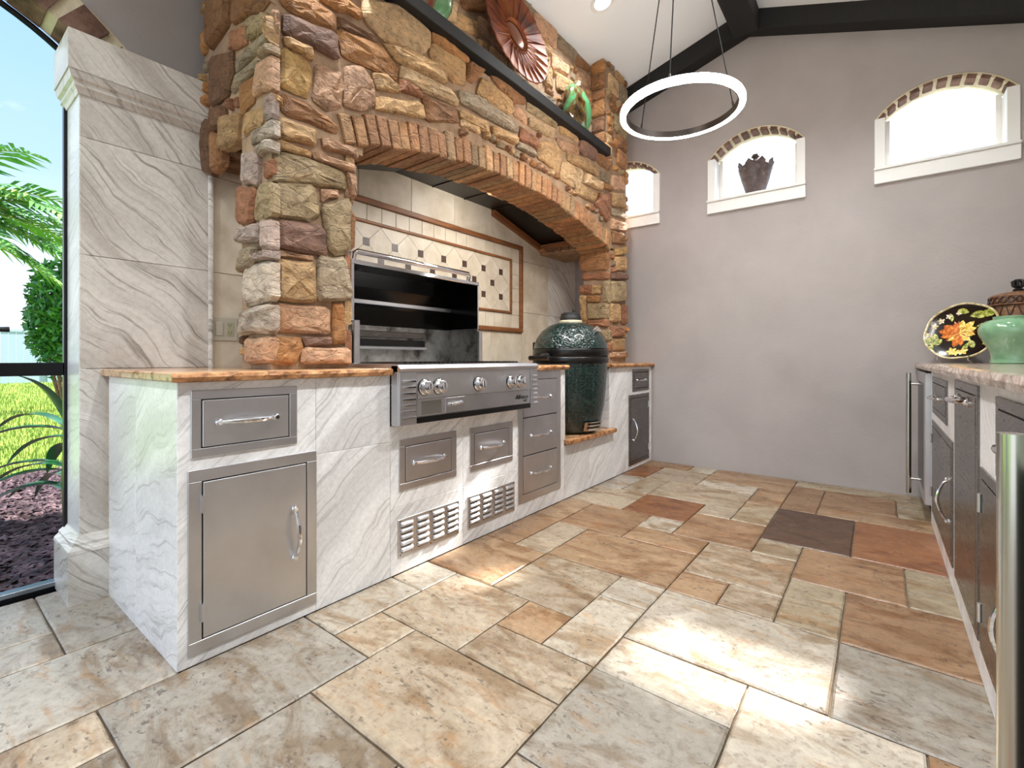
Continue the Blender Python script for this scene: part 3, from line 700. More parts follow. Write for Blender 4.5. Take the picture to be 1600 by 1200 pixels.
def inpoly(p, poly):
    c = False
    for i in range(len(poly)):
        a, b = poly[i-1], poly[i]
        if (a[1] > p[1]) != (b[1] > p[1]) and p[0] < (b[0]-a[0])*(p[1]-a[1])/(b[1]-a[1])+a[0]: c = not c
    return c
def fill(u0, u1, v0, v1, ok, used, to3d, cols, hs=(.012, .035), sizes=(.22, .14)):
    for sw, sh in (sizes, (sizes[0]*.5, sizes[1]*.55), (sizes[0]*.28, sizes[1]*.36)):
        v = v0
        while v < v1-.03:
            hh = min(sh*R.uniform(.8, 1.25), v1-v); u = u0+R.uniform(-.5, 0)*sw
            while u < u1-.02:
                ww = sw*R.uniform(.6, 1.5); a, b, c, d = max(u, u0)+.004, min(u+ww, u1)-.004, v+.004, v+hh-.004
                u += ww
                if b-a < .028: continue
                pr = [(a+(b-a)*s, c+(d-c)*t) for s in (0, .2, .4, .6, .8, 1) for t in (0, .25, .5, .75, 1)]
                if not all(ok(*p) for p in pr): continue
                if any(inpoly(p, q) for q in used for p in pr): continue
                q = [(a, c), (b, c), (b, d), (a, d)]; q = [(x+R.uniform(-.006, .006), y+R.uniform(-.006, .006)) for x, y in q]
                stone(q, to3d, R.uniform(*hs), R.choice(cols)); used.append([(a-.002, c-.002), (b+.002, c-.002), (b+.002, d+.002), (a-.002, d+.002)])
            v += hh
def place(data, to3d, lim, hs):
    used = []
    for c, q in data:
        q = [(min(max(u, lim[0]), lim[1]), min(max(v, lim[2]), lim[3])) for u, v in q]
        stone(q, to3d, R.uniform(*hs), c, grow=.011); used.append(q)
    return used
def ok_front(y, z):
    if z < arch_at(min(max(y, 1.2), 3.81), ARR+.14) and 1.225 < y < 3.83 and z > 1.93: return False
    if 1.225 < y < 3.83 and z <= 1.93: return False
    return not (z > 2.69 and 1.29 < y < 3.715)
uf = place(FRONT, F_front(XF), (HY0-.02, HY1+.02, .93, 3.55), (.014, .036))
fill(HY0-.01, HY1+.01, .93, 3.57, ok_front, uf, F_front(XF), 'ottlbkgreb')
us = place(SIDE, F_side(HY0), (-2.535, XF+.025, .93, 3.55), (.014, .04))
ok_side = lambda x, z: z > 1.9 or (x > PBK and z < 1.93)
fill(-2.535, XF+.02, .93, 3.53, ok_side, us, F_side(HY0), 'bdtoer')
ur = place(RSIDE, F_side(3.83), (PBK-.03, XF+.02, .93, 1.96), (.014, .034))
fill(PBK, XF+.02, .93, 1.93, lambda x, z: True, ur, F_side(3.83), 'rtbg', sizes=(.16, .11))
um = place(MANT, F_front(XU), (1.30, 3.70, 2.76, 3.56), (.012, .03))
fill(1.30, 3.70, 2.78, 3.56, lambda y, z: True, um, F_front(XU), 'tlbkeo')
# inner cheek of left pillar and far cheek of the hood (seen from a step aside)
F_in = lambda y: (lambda u, v, d: (u, y+d, v))
fill(PBK, XF+.01, .93, 1.92, lambda x, z: True, [], F_in(1.225), 'tkrb', sizes=(.2, .16))
fill(-2.53, XF, 1.97, 3.5, lambda x, z: True, [], F_in(HY1), 'tkbro', sizes=(.3, .18))
# quoins that flank the recess over the shelf
for z0, z1, c1, c2 in ((2.77, 2.93, 'b', 'o'), (2.935, 3.06, 'd', 'r'), (3.065, 3.21, 'o', 'o'), (3.215, 3.30, 'b', 'y'), (3.305, 3.44, 'b', 'o'), (3.445, 3.555, 'o', 'o')):
    stone([(XU, z0), (XF+.012, z0), (XF+.012, z1), (XU, z1)], F_side(3.712), .02, c1)
# voussoirs of the arch
NV = 41; half = math.asin(1.305/ARR)
for k in range(NV):
    a0 = -half+2*half*(k+.06)/NV; a1 = -half+2*half*(k+.94)/NV; ro = ARR+.128+R.uniform(-.012, .014); ri = ARR-R.uniform(0, .014)
    q = [(ARC+r*math.sin(a), ARZ+r*math.cos(a)) for r, a in ((ri, a0), (ro, a0), (ro, a1), (ri, a1))]
    k_ = R.uniform(.88, 1.1); rgb = [min(255, c*k_) for c in R.choice([(200, 150, 104), (192, 140, 96), (208, 164, 118), (184, 150, 110), (202, 148, 104)])]
    x1 = XF+.016+R.uniform(0, .012); b = .007
    qi = [(x+(sum(p[0] for p in q)/4-x)*.12, y+(sum(p[1] for p in q)/4-y)*.10) for x, y in q]
    m = MB(); m.add([(PBK-R.uniform(0, .02), *p) for p in q]+[(x1-b, *p) for p in q]+[(x1, *p) for p in qi], [(0,3,2,1), (0,1,5,4), (1,2,6,5), (2,3,7,6), (3,0,4,7), (4,5,9,8), (5,6,10,9), (6,7,11,10), (7,4,8,11), (8,9,10,11)])
    m.build('arch_brick', M['stone'], hood, color=lin(rgb))
# liner: dark metal tray under the hood, timber trim and stone corbel at the far end
LZ, LE = 2.205, 2.035; HOODW = 8.5
liner = thing('hood_liner', (-2.3, 2.5, LE), parent=hood)
def slab(y0, z0, y1, z1, x0=-2.535, x1=PBK-.002, t=.008):
    return MB().prism([(y0, z0), (y1, z1), (y1, z1+t), (y0, z0+t)], x0, x1, 'x')
slab(1.30, LE, 2.0, LZ).build('liner_panel', M['liner'], liner); slab(3.0, LZ, 3.715, LE).build('liner_panel', M['liner'], liner)
ed = [2.0, 2.34, 2.67, 3.0]
for a, b in zip(ed[:-1], ed[1:]): slab(a, LZ, b, LZ).build('liner_panel', M['liner'], liner)
for y in ed[1:]: MB().box(-2.535, PBK, y-.004, y+.004, LZ-.006, LZ).build('seam', M['nickel'], liner)
MB().prism([(3.0, LZ-.004), (3.70, LE-.004), (3.70, LE-.05), (3.0, LZ-.05)], -2.54, -2.505, 'x').build('wood_trim', M['wood'], liner)
MB().box(-2.54, PBK, 3.675, 3.714, LE-.05, LE, .004).build('wood_trim', M['wood'], liner)
MB().prism([(3.05, LZ-.03), (3.66, LE-.014), (3.66, LE-.03), (3.05, LZ-.046)], PBK-.03, PBK-.003, 'x').build('wood_trim', M['wood'], liner)
for k in range(5):
    x = -2.53+k*.08; stone([(x, 1.955), (x+.078, 1.95), (x+.078, 2.0), (x, 2.0)], F_side(3.715), .03+R.uniform(0, .02), R.choice('dbd'))
for k in range(4): stone([(-2.52+k*.095, HY0+.01), (-2.43+k*.095, HY0+.01), (-2.43+k*.095, 1.28), (-2.52+k*.095, 1.28)], lambda u, v, d: (u, v, 1.90-d), R.uniform(.01, .03), R.choice('dbd'))
# unseen strip and area light, added behind the arch to brighten the tiles
MB().box(PBK-.022, PBK-.004, 1.55, 3.45, 2.145, 2.165, .003).build('added_fill_strip', M['trimwhite'], liner)
ld = bpy.data.lights.new('added_fill_strip_light', 'AREA'); ld.shape = 'RECTANGLE'; ld.size = 1.85; ld.size_y = .02; ld.energy = HOODW; ld.color = (1, .96, .90)
lo = bpy.data.objects.new('added_fill_light', ld); COL.objects.link(lo); lo.location = (PBK-.024, 2.5, 2.142); lo.rotation_euler = Matrix(((0, .819, .574), (1, 0, 0), (0, .574, -.819))).transposed().to_euler() if 0 else (Vector((.62, 0, .78)).to_track_quat('Z', 'X')).to_euler(); attach(lo, liner)
# mantel shelf
mantel = MB().box(XU+.002, -1.80, 1.30, 3.70, 2.695, 2.765, .004).build('mantel_shelf', M['beam'], label='black timber mantel shelf across the stone hood', cat='shelf')
def leaning(mb_parts, root, loc, rot):
    pass
def lathe_part(name, prof, mat, root, n=48, Mx=None, color=None):
    m = MB().lathe(prof, (0, 0, 0), n); 
    if Mx is not None: m.v = [tuple(Mx @ Vector(v)) for v in m.v]
    return m.build(name, mat, root, color=color)
def m_radial(name, c1, c2, c3, k=22):
    t = NT(name); tc = t.n('TexCoord'); return t
def m_copper():
    t = NT('hammered_copper'); q = t.pos(rnd=False)
    n = t.noise(q, 5, 5, .6); col = t.ramp(n, [(.32, lin((58, 26, 14))), (.5, lin((128, 60, 26))), (.66, lin((150, 88, 48))), (.8, lin((90, 100, 80)))])
    t.bump(t.noise(q, 30, 3), .2, .004); return t.set(col, .55, .2, Specular_IOR_Level=.3)
M['copper'] = m_copper()
def plate_matrix(c, normal): return Matrix.Translation(c) @ Vector(normal).to_track_quat('Z', 'Y').to_matrix().to_4x4()
# big copper dish leaning on the stone
pc = Vector((-1.895, 2.47, 3.085)); PM = plate_matrix(pc, (.985, -.02, .17))
dish = thing('copper_dish', (pc.x, pc.y, 2.766), 'large fluted copper dish leaning above the mantel shelf', 'dish')
m = MB(); seg = 72; prof = [(.001, .012), (.10, .012), (.108, .03), (.125, .022), (.315, .05), (.32, .045), (.315, .036), (.12, .006), (.001, -.004)]
vs = []
for i, (r, h) in enumerate(prof):
    for k in range(seg):
        a = k*2*PI/seg; fl = (.006*abs(math.sin(a*12)) if 3 <= i <= 5 else 0)
        vs.append(PM @ Vector((r*math.cos(a), r*math.sin(a), h-fl)))
m.add(vs, [(i*seg+k, i*seg+(k+1) % seg, (i+1)*seg+(k+1) % seg, (i+1)*seg+k) for i in range(len(prof)-1) for k in range(seg)], True); m.build('dish_body', M['copper'], dish)
m = MB().lathe([(.001, .022), (.05, .021), (.085, .018), (.095, .012)], n=40); m.v = [tuple(PM @ Vector(v)) for v in m.v]; m.build('boss', plain('polished_copper_boss', (120, 66, 34), .18, .9), dish)
for k in range(24):
    a = k*2*PI/24; m = MB().tube([PM @ Vector((.112*math.cos(a), .112*math.sin(a), .027)), PM @ Vector((.312*math.cos(a), .312*math.sin(a), .049))], .0028, 5); m.build('rib', M['copper'], dish)
def m_glaze(name, a, b, c, sc):
    t = NT(name); q = t.pos(rnd=False, scale=(1, 1, .7)); n = t.noise(q, sc, 4, .6, 1)
    return t.set(t.ramp(n, [(.36, lin(a)), (.45, lin(b)), (.54, lin(c))]), .12, 0, Coat_Weight=.5)
def gourd(name, c, r, h, mat, label):
    root = thing(name, (c[0], c[1], c[2]), label, 'vase')
    prof = [(.0, 0), (r*.35, 0), (r*.72, h*.12), (r*.95, h*.32), (r, h*.5), (r*.93, h*.68), (r*.70, h*.86), (r*.40, h*.96), (r*.16, h)]
    m = MB().lathe(prof, (0, 0, 0), 40, cap=False); m.v = [(v[0]*.42+c[0], v[1]+c[1], v[2]+c[2]) for v in m.v]; m.build('body', mat, root)
    m = MB().lathe([(r*.16, h-.005), (r*.12, h+.012), (r*.15, h+.03), (0, h+.03)], (c[0], c[1], c[2]), 16, cap=False); m.build('neck', M['cream'], root)
    return root
gourd('glazed_vase', (-1.885, 3.28, 2.766), .19, .36, m_glaze('green_brown_glaze', (28, 16, 10), (104, 76, 34), (86, 168, 112), 4.5), 'flattened green and brown glazed vase at the far end of the mantel')
gourd('glazed_vase', (-1.885, 1.69, 2.766), .19, .36, m_glaze('red_green_glaze', (50, 14, 8), (112, 40, 22), (96, 140, 96), 4), 'dark red and green glazed vase left of the copper dish')

# ================================================================== LEFT COOKING RUN
def arc_handle(p0, p1, out, bow, r=.0065, n=12):
    """bow handle between two feet, standing off along vector out"""
    p0, p1, out = Vector(p0), Vector(p1), Vector(out); m = MB(); pts = []; rs = []
    for k in range(n+1):
        t = k/n; s = 1-(2*t-1)**4; pts.append(p0.lerp(p1, t)+out*(bow*(.25+.75*math.sin(PI*t)) if 0 < k < n else 0)); rs.append(r*(.75+.45*math.sin(PI*t)))
    m.tube(pts, rs, 8)
    for p in (p0, p1):
        ax = out.normalized(); a = ax.orthogonal().normalized(); b = ax.cross(a); v = []
        for rr, d in ((r*1.9, -.001), (r*1.9, .004), (r*1.2, .009), (r*1.1, .014)): v += [p+ax*d+(a*math.cos(q*PI/5)+b*math.sin(q*PI/5))*rr for q in range(10)]
        m.add(v, [(i*10+q, i*10+(q+1) % 10, (i+1)*10+(q+1) % 10, (i+1)*10+q) for i in range(3) for q in range(10)]+[tuple(range(30, 40))], True)
    return m
def frame_mb(sx, x, y0, y1, z0, z1, w, t):
    """flat picture frame on a face x=const; sx = side it stands proud"""
    m = MB()
    for r in ((y0, y1, z1-w, z1), (y0, y1, z0, z0+w), (y0, y0+w, z0+w, z1-w), (y1-w, y1, z0+w, z1-w)): m.box(x-.002*sx, x+t*sx, *r, .0012)
    return m
def front_unit(root, name, sx, x, y0, y1, z0, z1, w, handle, mat='steel', split=1, hinge=None, hside=None, trim=True):
    """stainless built-in door or drawer set into a face x = const"""
    u = frame_mb(sx, x, y0, y1, z0, z1, w, .006).build(name, M[mat], root)
    MB().box(x-.02*sx, x+.0015*sx, y0+w*.8, y1-w*.8, z0+w*.8, z1-w*.8).build('recess', M['slot'], u)
    zz = [z0+w+k*(z1-z0-2*w)/split for k in range(split+1)]
    for a, b in zip(zz[:-1], zz[1:]):
        g = .004
        MB().box(x-.01*sx, x+.007*sx, y0+w+g, y1-w-g, a+(g if a == zz[0] else .003), b-g, .0015).build('front_panel', M[mat], u)
        ym, zm = (y0+y1)/2, (a+b)/2; X = x+.007*sx
        if handle == 'h': arc_handle((X, ym-min(.11, (y1-y0)*.27), zm), (X, ym+min(.11, (y1-y0)*.27), zm), (sx, 0, 0), .035).build('handle', M['chrome'], u)
        elif handle == 'v':
            yh = y1-w-.05 if hside == 1 else y0+w+.05; arc_handle((X, yh, zm-.09), (X, yh, zm+.09), (sx, 0, 0), .04).build('handle', M['chrome'], u)
    if hinge is not None:
        yh = y0+w if hinge == 0 else y1-w
        for z in (z0+w+.06, z1-w-.10): MB().tube([(x+.010*sx, yh, z), (x+.010*sx, yh, z+.055)], .006, 8).build('hinge', M['steel'], u)
    return u
base = thing('kitchen_base', (-2.1, 2.4, 0), 'white marble clad cooking base along the left wall with steel doors', 'kitchen base')
c = MB()
c.box(-2.53, XC-.02, .535, 1.32, 0, .893); c.box(-2.53, XC-.02, 1.32, 2.38, 0, .66); c.box(-2.53, XC-.02, 2.38, 2.80, 0, .893); c.box(-2.53, XC-.02, 2.78, 3.50, 0, .37); c.box(-2.53, XC-.02, 3.48, 4.375, 0, .893)
c.build('core', M['mortar'], base)
def mpanel(x, y0, y1, z0, z1, ax='x'):
    g = .0006
    if ax == 'x': MB().box(x-.02, x, y0+g, y1-g, z0+g, z1-g, .0015).build('marble_panel', M['white_marble'], base)
for a, b in ((.52, .975), (.975, 1.325)): mpanel(XC, a, b, .60 if a > .9 else 0, .896)
mpanel(XC, .975, 1.325, 0, .60)
for a, b in ((1.325, 1.79), (1.79, 2.255)): mpanel(XC, a, b, .30, .668); mpanel(XC, a, b, 0, .30)
mpanel(XC, 2.255, 2.79, 0, .896); mpanel(XC, 2.79, 3.15, 0, .37); mpanel(XC, 3.15, 3.50, 0, .37); mpanel(XC, 3.50, 3.80, 0, .896); mpanel(XC, 3.80, 4.375, 0, .896)
for a, b in ((-2.49, -2.13), (-2.13, XC)): MB().box(a+.0006, b-.0006 if b != XC else XC-.001, .52, .54, 0, .896, .0015).build('marble_panel', M['white_marble'], base)
MB().box(-2.4, XC-.001, 2.785, 2.8045, .41, .893).build('marble_panel', M['white_marble'], base); MB().box(-2.4, XC-.001, 3.478, 3.50, .41, .893).build('marble_panel', M['white_marble'], base)
front_unit(base, 'drawer_unit', 1, XC, .556, .898, .655, .868, .028, 'h')
front_unit(base, 'access_door', 1, XC, .548, .975, .036, .617, .038, 'v', hinge=0, hside=1)
front_unit(base, 'drawer_unit', 1, XC, 1.372, 1.735, .370, .602, .032, 'h'); front_unit(base, 'drawer_unit', 1, XC, 1.838, 2.205, .370, .600, .032, 'h')
front_unit(base, 'drawer_stack', 1, XC, 2.262, 2.737, .095, .885, .045, 'h', split=3)
front_unit(base, 'drawer_unit', 1, XC, 3.93, 4.30, .678, .872, .024, 'h', mat='steel_d'); front_unit(base, 'access_door', 1, XC, 3.85, 4.30, .035, .650, .03, 'v', mat='steel_d', hinge=1, hside=0)
lv = None
for y0, y1 in ((1.365, 1.755), (1.822, 2.225)):
    v = MB().box(XC-.002, XC+.005, y0, y1, .072, .243, .0015).build('vent_plate', M['steel'], base)
    for i in range(4):
        yc = y0+(y1-y0)*(i+.5)/4
        for j in range(5):
            z = .094+j*.0285
            if lv is None or True:
                m = MB(); w = .036; pts = []
                P = [(0, 0), (.010, .002), (.013, .010), (.008, .018), (0, .021)]; n = len(P); vs = []
                for yy, s in ((-w, .2), (-w*.85, 1), (w*.85, 1), (w, .2)): vs += [(XC+.005+x*s, yc+yy, z+h) for x, h in P]
                m.add(vs, [(k*n+q, k*n+q+1, (k+1)*n+q+1, (k+1)*n+q) for k in range(3) for q in range(n-1)], True); lv = m.build('louvre', M['steel'], v)
                MB().box(XC+.0045, XC+.0056, yc-w*.9, yc+w*.9, z-.006, z).build('slot', M['slot'], v)
    for yy in (y0+.012, (y0+y1)/2, y1-.012):
        for z in (.082, .233): MB().lathe([(.004, 0), (.003, .003)], (XC+.004, yy, z), 8, 'x').build('screw', M['nickel'], v)
# worktops: polished granite with a chiselled front edge
def worktop(x0, x1, y0, y1, z0, z1, label, rough_y0=False, mat='granite'):
    root = thing('countertop', ((x0+x1)/2, (y0+y1)/2, z0), label, 'countertop')
    MB().box(x0, x1-.012, y0+(.006 if rough_y0 else 0), y1, z0, z1, .004).build('slab', M[mat], root)
    y = y0
    while y < y1-.03:
        yy = min(y1, y+R.uniform(.2, .42)); 
        if y1-yy < .1: yy = y1
        n = max(3, int((yy-y)/.03)); vs = []
        for k in range(n+1):
            u = y+.0008+(yy-y-.0016)*k/n
            for dx, zz in ((-.012, z0+.001), (-.003, z0), (.002, (z0+z1)/2), (-.002, z1-.004), (-.012, z1-.0005)): vs.append((x1+dx+R.uniform(-.003, .003)*(dx > -.01), u, zz))
        m = MB().add(vs, [(k*5+q, k*5+q+1, (k+1)*5+q+1, (k+1)*5+q) for k in range(n) for q in range(4)]); m.build('chiselled_edge', M['chisel'] if mat == 'granite' else M[mat], root); y = yy
    return root
worktop(-2.535, -1.678, .498, 1.318, .897, .926, 'tan granite worktop on the near end of the cooking base', True)
worktop(-2.535, -1.678, 2.385, 2.812, .897, .926, 'short tan granite worktop between the gas grill and the kamado')
worktop(-2.535, -1.678, 3.462, 4.378, .897, .926, 'tan granite worktop in the far corner by the gable wall')
LS = worktop(-2.50, -1.69, 2.806, 3.474, .376, .408, 'low tan granite shelf under the green kamado')
MB().box(-1.7075, -1.664, 2.795, 3.535, .377, .4085, .004).build('front_lip', M['chisel'], LS)
# ---- gas grill
G0, G1 = 1.322, 2.378
grill = thing('gas_grill', (-2.0, 1.85, .67), 'stainless steel gas grill with its hood raised, between granite worktops', 'grill')
MB().box(-2.42, XC+.006, G0+.012, 2.252, .69, .93).build('firebox', M['steel_d'], grill)
pan = MB().box(XC+.0085, -1.652, G0, G1, .672, .94, .003).build('control_panel', M['steel'], grill)
nose = MB().prism([(-2.40, .944), (-1.70, .944), (-1.648, .937), (-1.636, .925), (-1.640, .912), (-1.66, .910), (-2.40, .930)], G0, G1, 'y').build('bullnose', M['steel'], grill)
MB().box(-2.05, -1.72, G0+.07, G1-.07, .9442, .946).build('grate_well', M['black'], grill)
for k in range(30):
    y = G0+.09+k*(G1-G0-.18)/29; MB().box(-2.05, -1.73, y-.004, y+.004, .946, .953).build('grate_bar', M['steel_d'], grill)
for a, b in ((G0+.002, G0+.10), (G1-.072, G1-.002)):
    lp = MB().box(-1.654, -1.643, a, b, .674, .908, .002).build('louvre_panel', M['steel'], pan)
    for k in range(7):
        z = .70+k*.027; MB().prism([(-1.643, z), (-1.633, z+.003), (-1.636, z+.010), (-1.643, z+.012)], a+.012, b-.012, 'y').build('louvre', M['chrome'], pan)
MB().prism([(-1.652, .785), (-1.642, .787), (-1.650, .900), (-1.655, .900)], G0+.105, G1-.078, 'y').build('fascia', M['steel'], pan)
MB().box(-1.653, -1.645, G0+.105, G1-.078, .705, .782, .001).build('drip_tray_front', M['steel'], pan)
MB().box(-1.70, -1.642, G0+.105, G1-.078, .676, .702).build('tray_gap', M['black'], pan)
MB().box(-1.646, -1.6425, 1.60, 1.735, .707, .780, .001).build('tray_plate', M['steel'], pan)
arc_handle((-1.643, 1.625, .748), (-1.643, 1.705, .752), (1, 0, 0), .022, .005).build('tray_handle', M['chrome'], pan)
MB().box(-1.6455, -1.6445, 1.45, 1.575, .712, .775).build('rating_label', plain('etched_label', (140, 138, 134), .4, .8), pan)
for y in (1.468, 1.558, 1.838, 2.112, 2.20):
    k = MB().lathe([(.036, 0), (.036, .006), (.031, .010), (.029, .034), (.024, .038), (.0, .038)], (-1.646, y, .838), 20, 'x', cap=False).build('knob', M['chrome'], pan)
    MB().lathe([(.039, 0), (.039, .004), (.036, .005)], (-1.6465, y, .838), 20, 'x', cap=False).build('bezel', M['black'], k)
    MB().box(-1.61, -1.602, y-.005, y+.005, .818, .858, .002).build('grip', M['chrome'], k)
def text(body, size, loc, parent, mat, shear=0.0, rot=(PI/2, 0, PI/2)):
    cu = bpy.data.curves.new('lettering', 'FONT'); cu.body = body; cu.size = size; cu.shear = shear; cu.extrude = .0006; cu.align_x = 'CENTER'
    o = bpy.data.objects.new('tmp', cu); COL.objects.link(o); dg = bpy.context.evaluated_depsgraph_get(); me = bpy.data.meshes.new_from_object(o.evaluated_get(dg)); bpy.data.objects.remove(o)
    ob = bpy.data.objects.new('lettering', me); COL.objects.link(ob); ob.location = loc; ob.rotation_euler = rot; me.materials.clear(); me.materials.append(mat); attach(ob, parent); return ob
text('Alfresco', .036, (-1.6438, 2.215, .735), pan, M['black'], .35); text('Grill', .018, (-1.6438, 2.245, .718), pan, M['black'], .35)
# raised hood of the grill
L0, L1 = 1.395, 2.372; LX = -2.12
lid = thing('raised_hood', (-2.28, 1.88, 1.16), parent=grill)
prof = [(LX, 1.165), (LX, 1.475), (LX-.06, 1.49), (LX-.16, 1.475), (LX-.24, 1.40), (LX-.29, 1.28), (LX-.30, 1.165)]       # (x,z) outside
ins = [(LX+.001, 1.168), (LX+.001, 1.455), (LX-.06, 1.468), (LX-.15, 1.455), (LX-.222, 1.385), (LX-.268, 1.275), (LX-.28, 1.168)]
m = MB(); 
for k in range(1, 6): m.prism([prof[k], prof[k+1], ins[k+1], ins[k]], L0, L1, 'y')
m.build('hood_shell', M['steel'], lid)
m = MB()
for k in range(1, 6): m.prism([ins[k], ins[k+1], (ins[k+1][0]+.004, ins[k+1][1]-.004), (ins[k][0]+.004, ins[k][1]-.004)], L0+.012, L1-.012, 'y')
m.build('hood_lining', M['lidin'], lid)
for y0, y1 in ((L0, L0+.012), (L1-.012, L1)): MB().prism(prof, y0, y1, 'y').build('hood_cheek', M['steel'], lid)
for y0, y1 in ((L0+.012, L0+.015), (L1-.015, L1-.012)): MB().prism(ins, y0, y1, 'y').build('hood_lining', M['lidin'], lid)
MB().box(LX-.012, LX+.006, L0, L1, 1.455, 1.478, .003).build('hood_rim', M['chrome'], lid); MB().box(LX-.012, LX+.006, L0, L0+.022, 1.165, 1.455, .003).build('hood_rim', M['chrome'], lid)
MB().box(LX-.26, LX-.245, L0+.015, L1-.015, 1.29, 1.315, .003).build('warming_bar', M['steel'], lid)
hz = 1.522
MB().tube([(LX-.02, L0+.03, 1.478), (LX-.012, L0+.03, hz-.012), (LX-.005, L0+.045, hz), (LX-.005, L1-.10, hz), (LX-.012, L1-.085, hz-.012), (LX-.02, L1-.085, 1.478)], .0155, 12).build('hood_handle', M['chrome'], lid)
# firebox back and cheeks seen below the raised hood
fb = thing('burner_housing', (-2.3, 1.88, .945), parent=grill)
MB().box(-2.40, -2.385, L0, L1, .945, 1.165).build('back_plate', M['firebox'], fb)
MB().box(-2.385, -2.36, L0+.02, L1-.25, 1.095, 1.135, .004).build('burner_rail', M['steel_d'], fb)
MB().box(-2.383, -2.372, L0+.02, L1-.25, 1.045, 1.085).build('burner_slot', M['black'], fb)
MB().box(-2.385, -2.35, L0+.02, L1-.25, 1.025, 1.042, .004).build('burner_rail', M['steel'], fb)
for y0, y1 in ((L0, L0+.012), (L1-.012, L1)):
    MB().prism([(-2.40, .945), (-2.09, .945), (-2.09, 1.10), (-2.13, 1.165), (-2.40, 1.165)], y0, y1, 'y').build('cheek', M['firebox'], fb)
MB().box(-2.105, -2.085, L0, L0+.035, .945, 1.165, .003).build('cheek_flange', M['steel'], fb); MB().box(-2.105, -2.085, L1-.03, L1, .945, 1.15, .003).build('cheek_flange', M['steel'], fb)

# ---- green ceramic kamado
KX, KY = -1.885, 3.175
kam = thing('kamado_grill', (KX, KY, .408), 'dark green pebbled ceramic kamado with a black cap', 'grill')
MB().lathe([(.0, .409), (.17, .409), (.205, .43), (.235, .50), (.258, .62), (.272, .76), (.279, .88), (.280, .935), (.262, .935)], (KX, KY, 0), 48).build('ceramic_base', M['kamado'], kam)
MB().lathe([(.262, 1.045), (.284, 1.045), (.280, 1.075), (.262, 1.125), (.225, 1.178), (.165, 1.222), (.105, 1.242), (.085, 1.246), (.0, 1.246)], (KX, KY, 0), 48, cap=False).build('ceramic_dome', M['kamado'], kam)
for z0, z1 in ((.937, .978), (.992, 1.040)): MB().lathe([(.270, z0), (.288, z0), (.291, z0+.004), (.291, z1-.004), (.288, z1), (.270, z1)], (KX, KY, 0), 48).build('steel_band', M['black'], kam)
MB().lathe([(.275, .976), (.283, .978), (.283, .994), (.275, .996)], (KX, KY, 0), 48).build('gasket', M['matt_black'], kam)
MB().lathe([(.088, 1.244), (.09, 1.258), (.084, 1.262)], (KX, KY, 0), 28).build('cap_collar', M['cream'], kam)
MB().lathe([(.074, 1.258), (.082, 1.266), (.082, 1.288), (.075, 1.298), (.075, 1.31), (.06, 1.322), (.0, 1.324)], (KX, KY, 0), 28).build('vent_cap', M['matt_black'], kam)
MB().lathe([(.012, 1.322), (.012, 1.342), (.006, 1.346)], (KX+.03, KY, 0), 10).build('cap_knob', M['matt_black'], kam)
MB().tube([(KX+.215, KY-.02, 1.165), (KX+.25, KY-.023, 1.19)], .026, 14).build('thermometer', M['chrome'], kam)
MB().tube([(KX-.02, KY-.29, .99), (KX-.02, KY-.37, .985), (KX+.0, KY-.40, .975)], [.02, .018, .016], 8).build('lift_handle', M['matt_black'], kam)
MB().box(KX-.10, KX+.08, KY-.43, KY-.385, .955, .99, .012).build('handle_grip', M['black'], kam)
MB().box(KX-.30, KX-.2, KY-.09, KY+.09, .88, 1.10, .01).build('hinge', M['black'], kam)
def on_base(ang, z, r): return Vector((KX+r*math.cos(ang), KY+r*math.sin(ang), z))
dv = MB(); a0, a1 = -.62, .12; n = 8; vs = []
for k in range(n+1):
    a = a0+(a1-a0)*k/n
    for z, r in ((.437, .222), (.505, .250)): vs += [on_base(a, z, r-.004), on_base(a, z, r+.008)]
dv.add(vs, [(k*4+1, k*4+5, k*4+7, k*4+3) for k in range(n)]+[(k*4+3, k*4+7, k*4+6, k*4+2) for k in range(n)]+[(k*4, k*4+4, k*4+5, k*4+1) for k in range(n)]+[(0, 1, 3, 2), (n*4, n*4+2, n*4+3, n*4+1)])
dv.build('draft_door', M['chrome'], kam)
for z in (.455, .482):
    m = MB(); vs = []
    for k in range(n+1):
        a = a0+.1+(a1-a0-.2)*k/n; r = .222+.028*(z-.437)/.068
        vs += [on_base(a, z, r+.0095), on_base(a, z+.014, r+.0155)]
    m.add(vs, [(k*2, k*2+2, k*2+3, k*2+1) for k in range(n)]); m.build('draft_slot', M['slot'], kam)
# switch and socket plate on the tiles
sw = thing('switch_plate', (XW, .972, 1.055), 'beige double plate with a rocker switch and a power socket', 'switch')
MB().box(XW-.001, XW+.006, .912, 1.032, 1.055, 1.172, .003).build('plate', M['beige'], sw)
MB().box(XW+.005, XW+.010, .930, .963, 1.08, 1.147, .002).build('rocker', M['beige'], sw)
so = MB().box(XW+.005, XW+.008, .978, 1.012, 1.08, 1.147, .002).build('socket', plain('ivory_plastic', (170, 166, 138), .4), sw)
for zb in (1.087, 1.124):
    for y, z, w, h in ((.988, zb+.007, .002, .008), (.999, zb+.007, .002, .008), (.9935, zb, .003, .004)): MB().box(XW+.0075, XW+.0085, y, y+w, z, z+h).build('socket_slot', M['slot'], so)

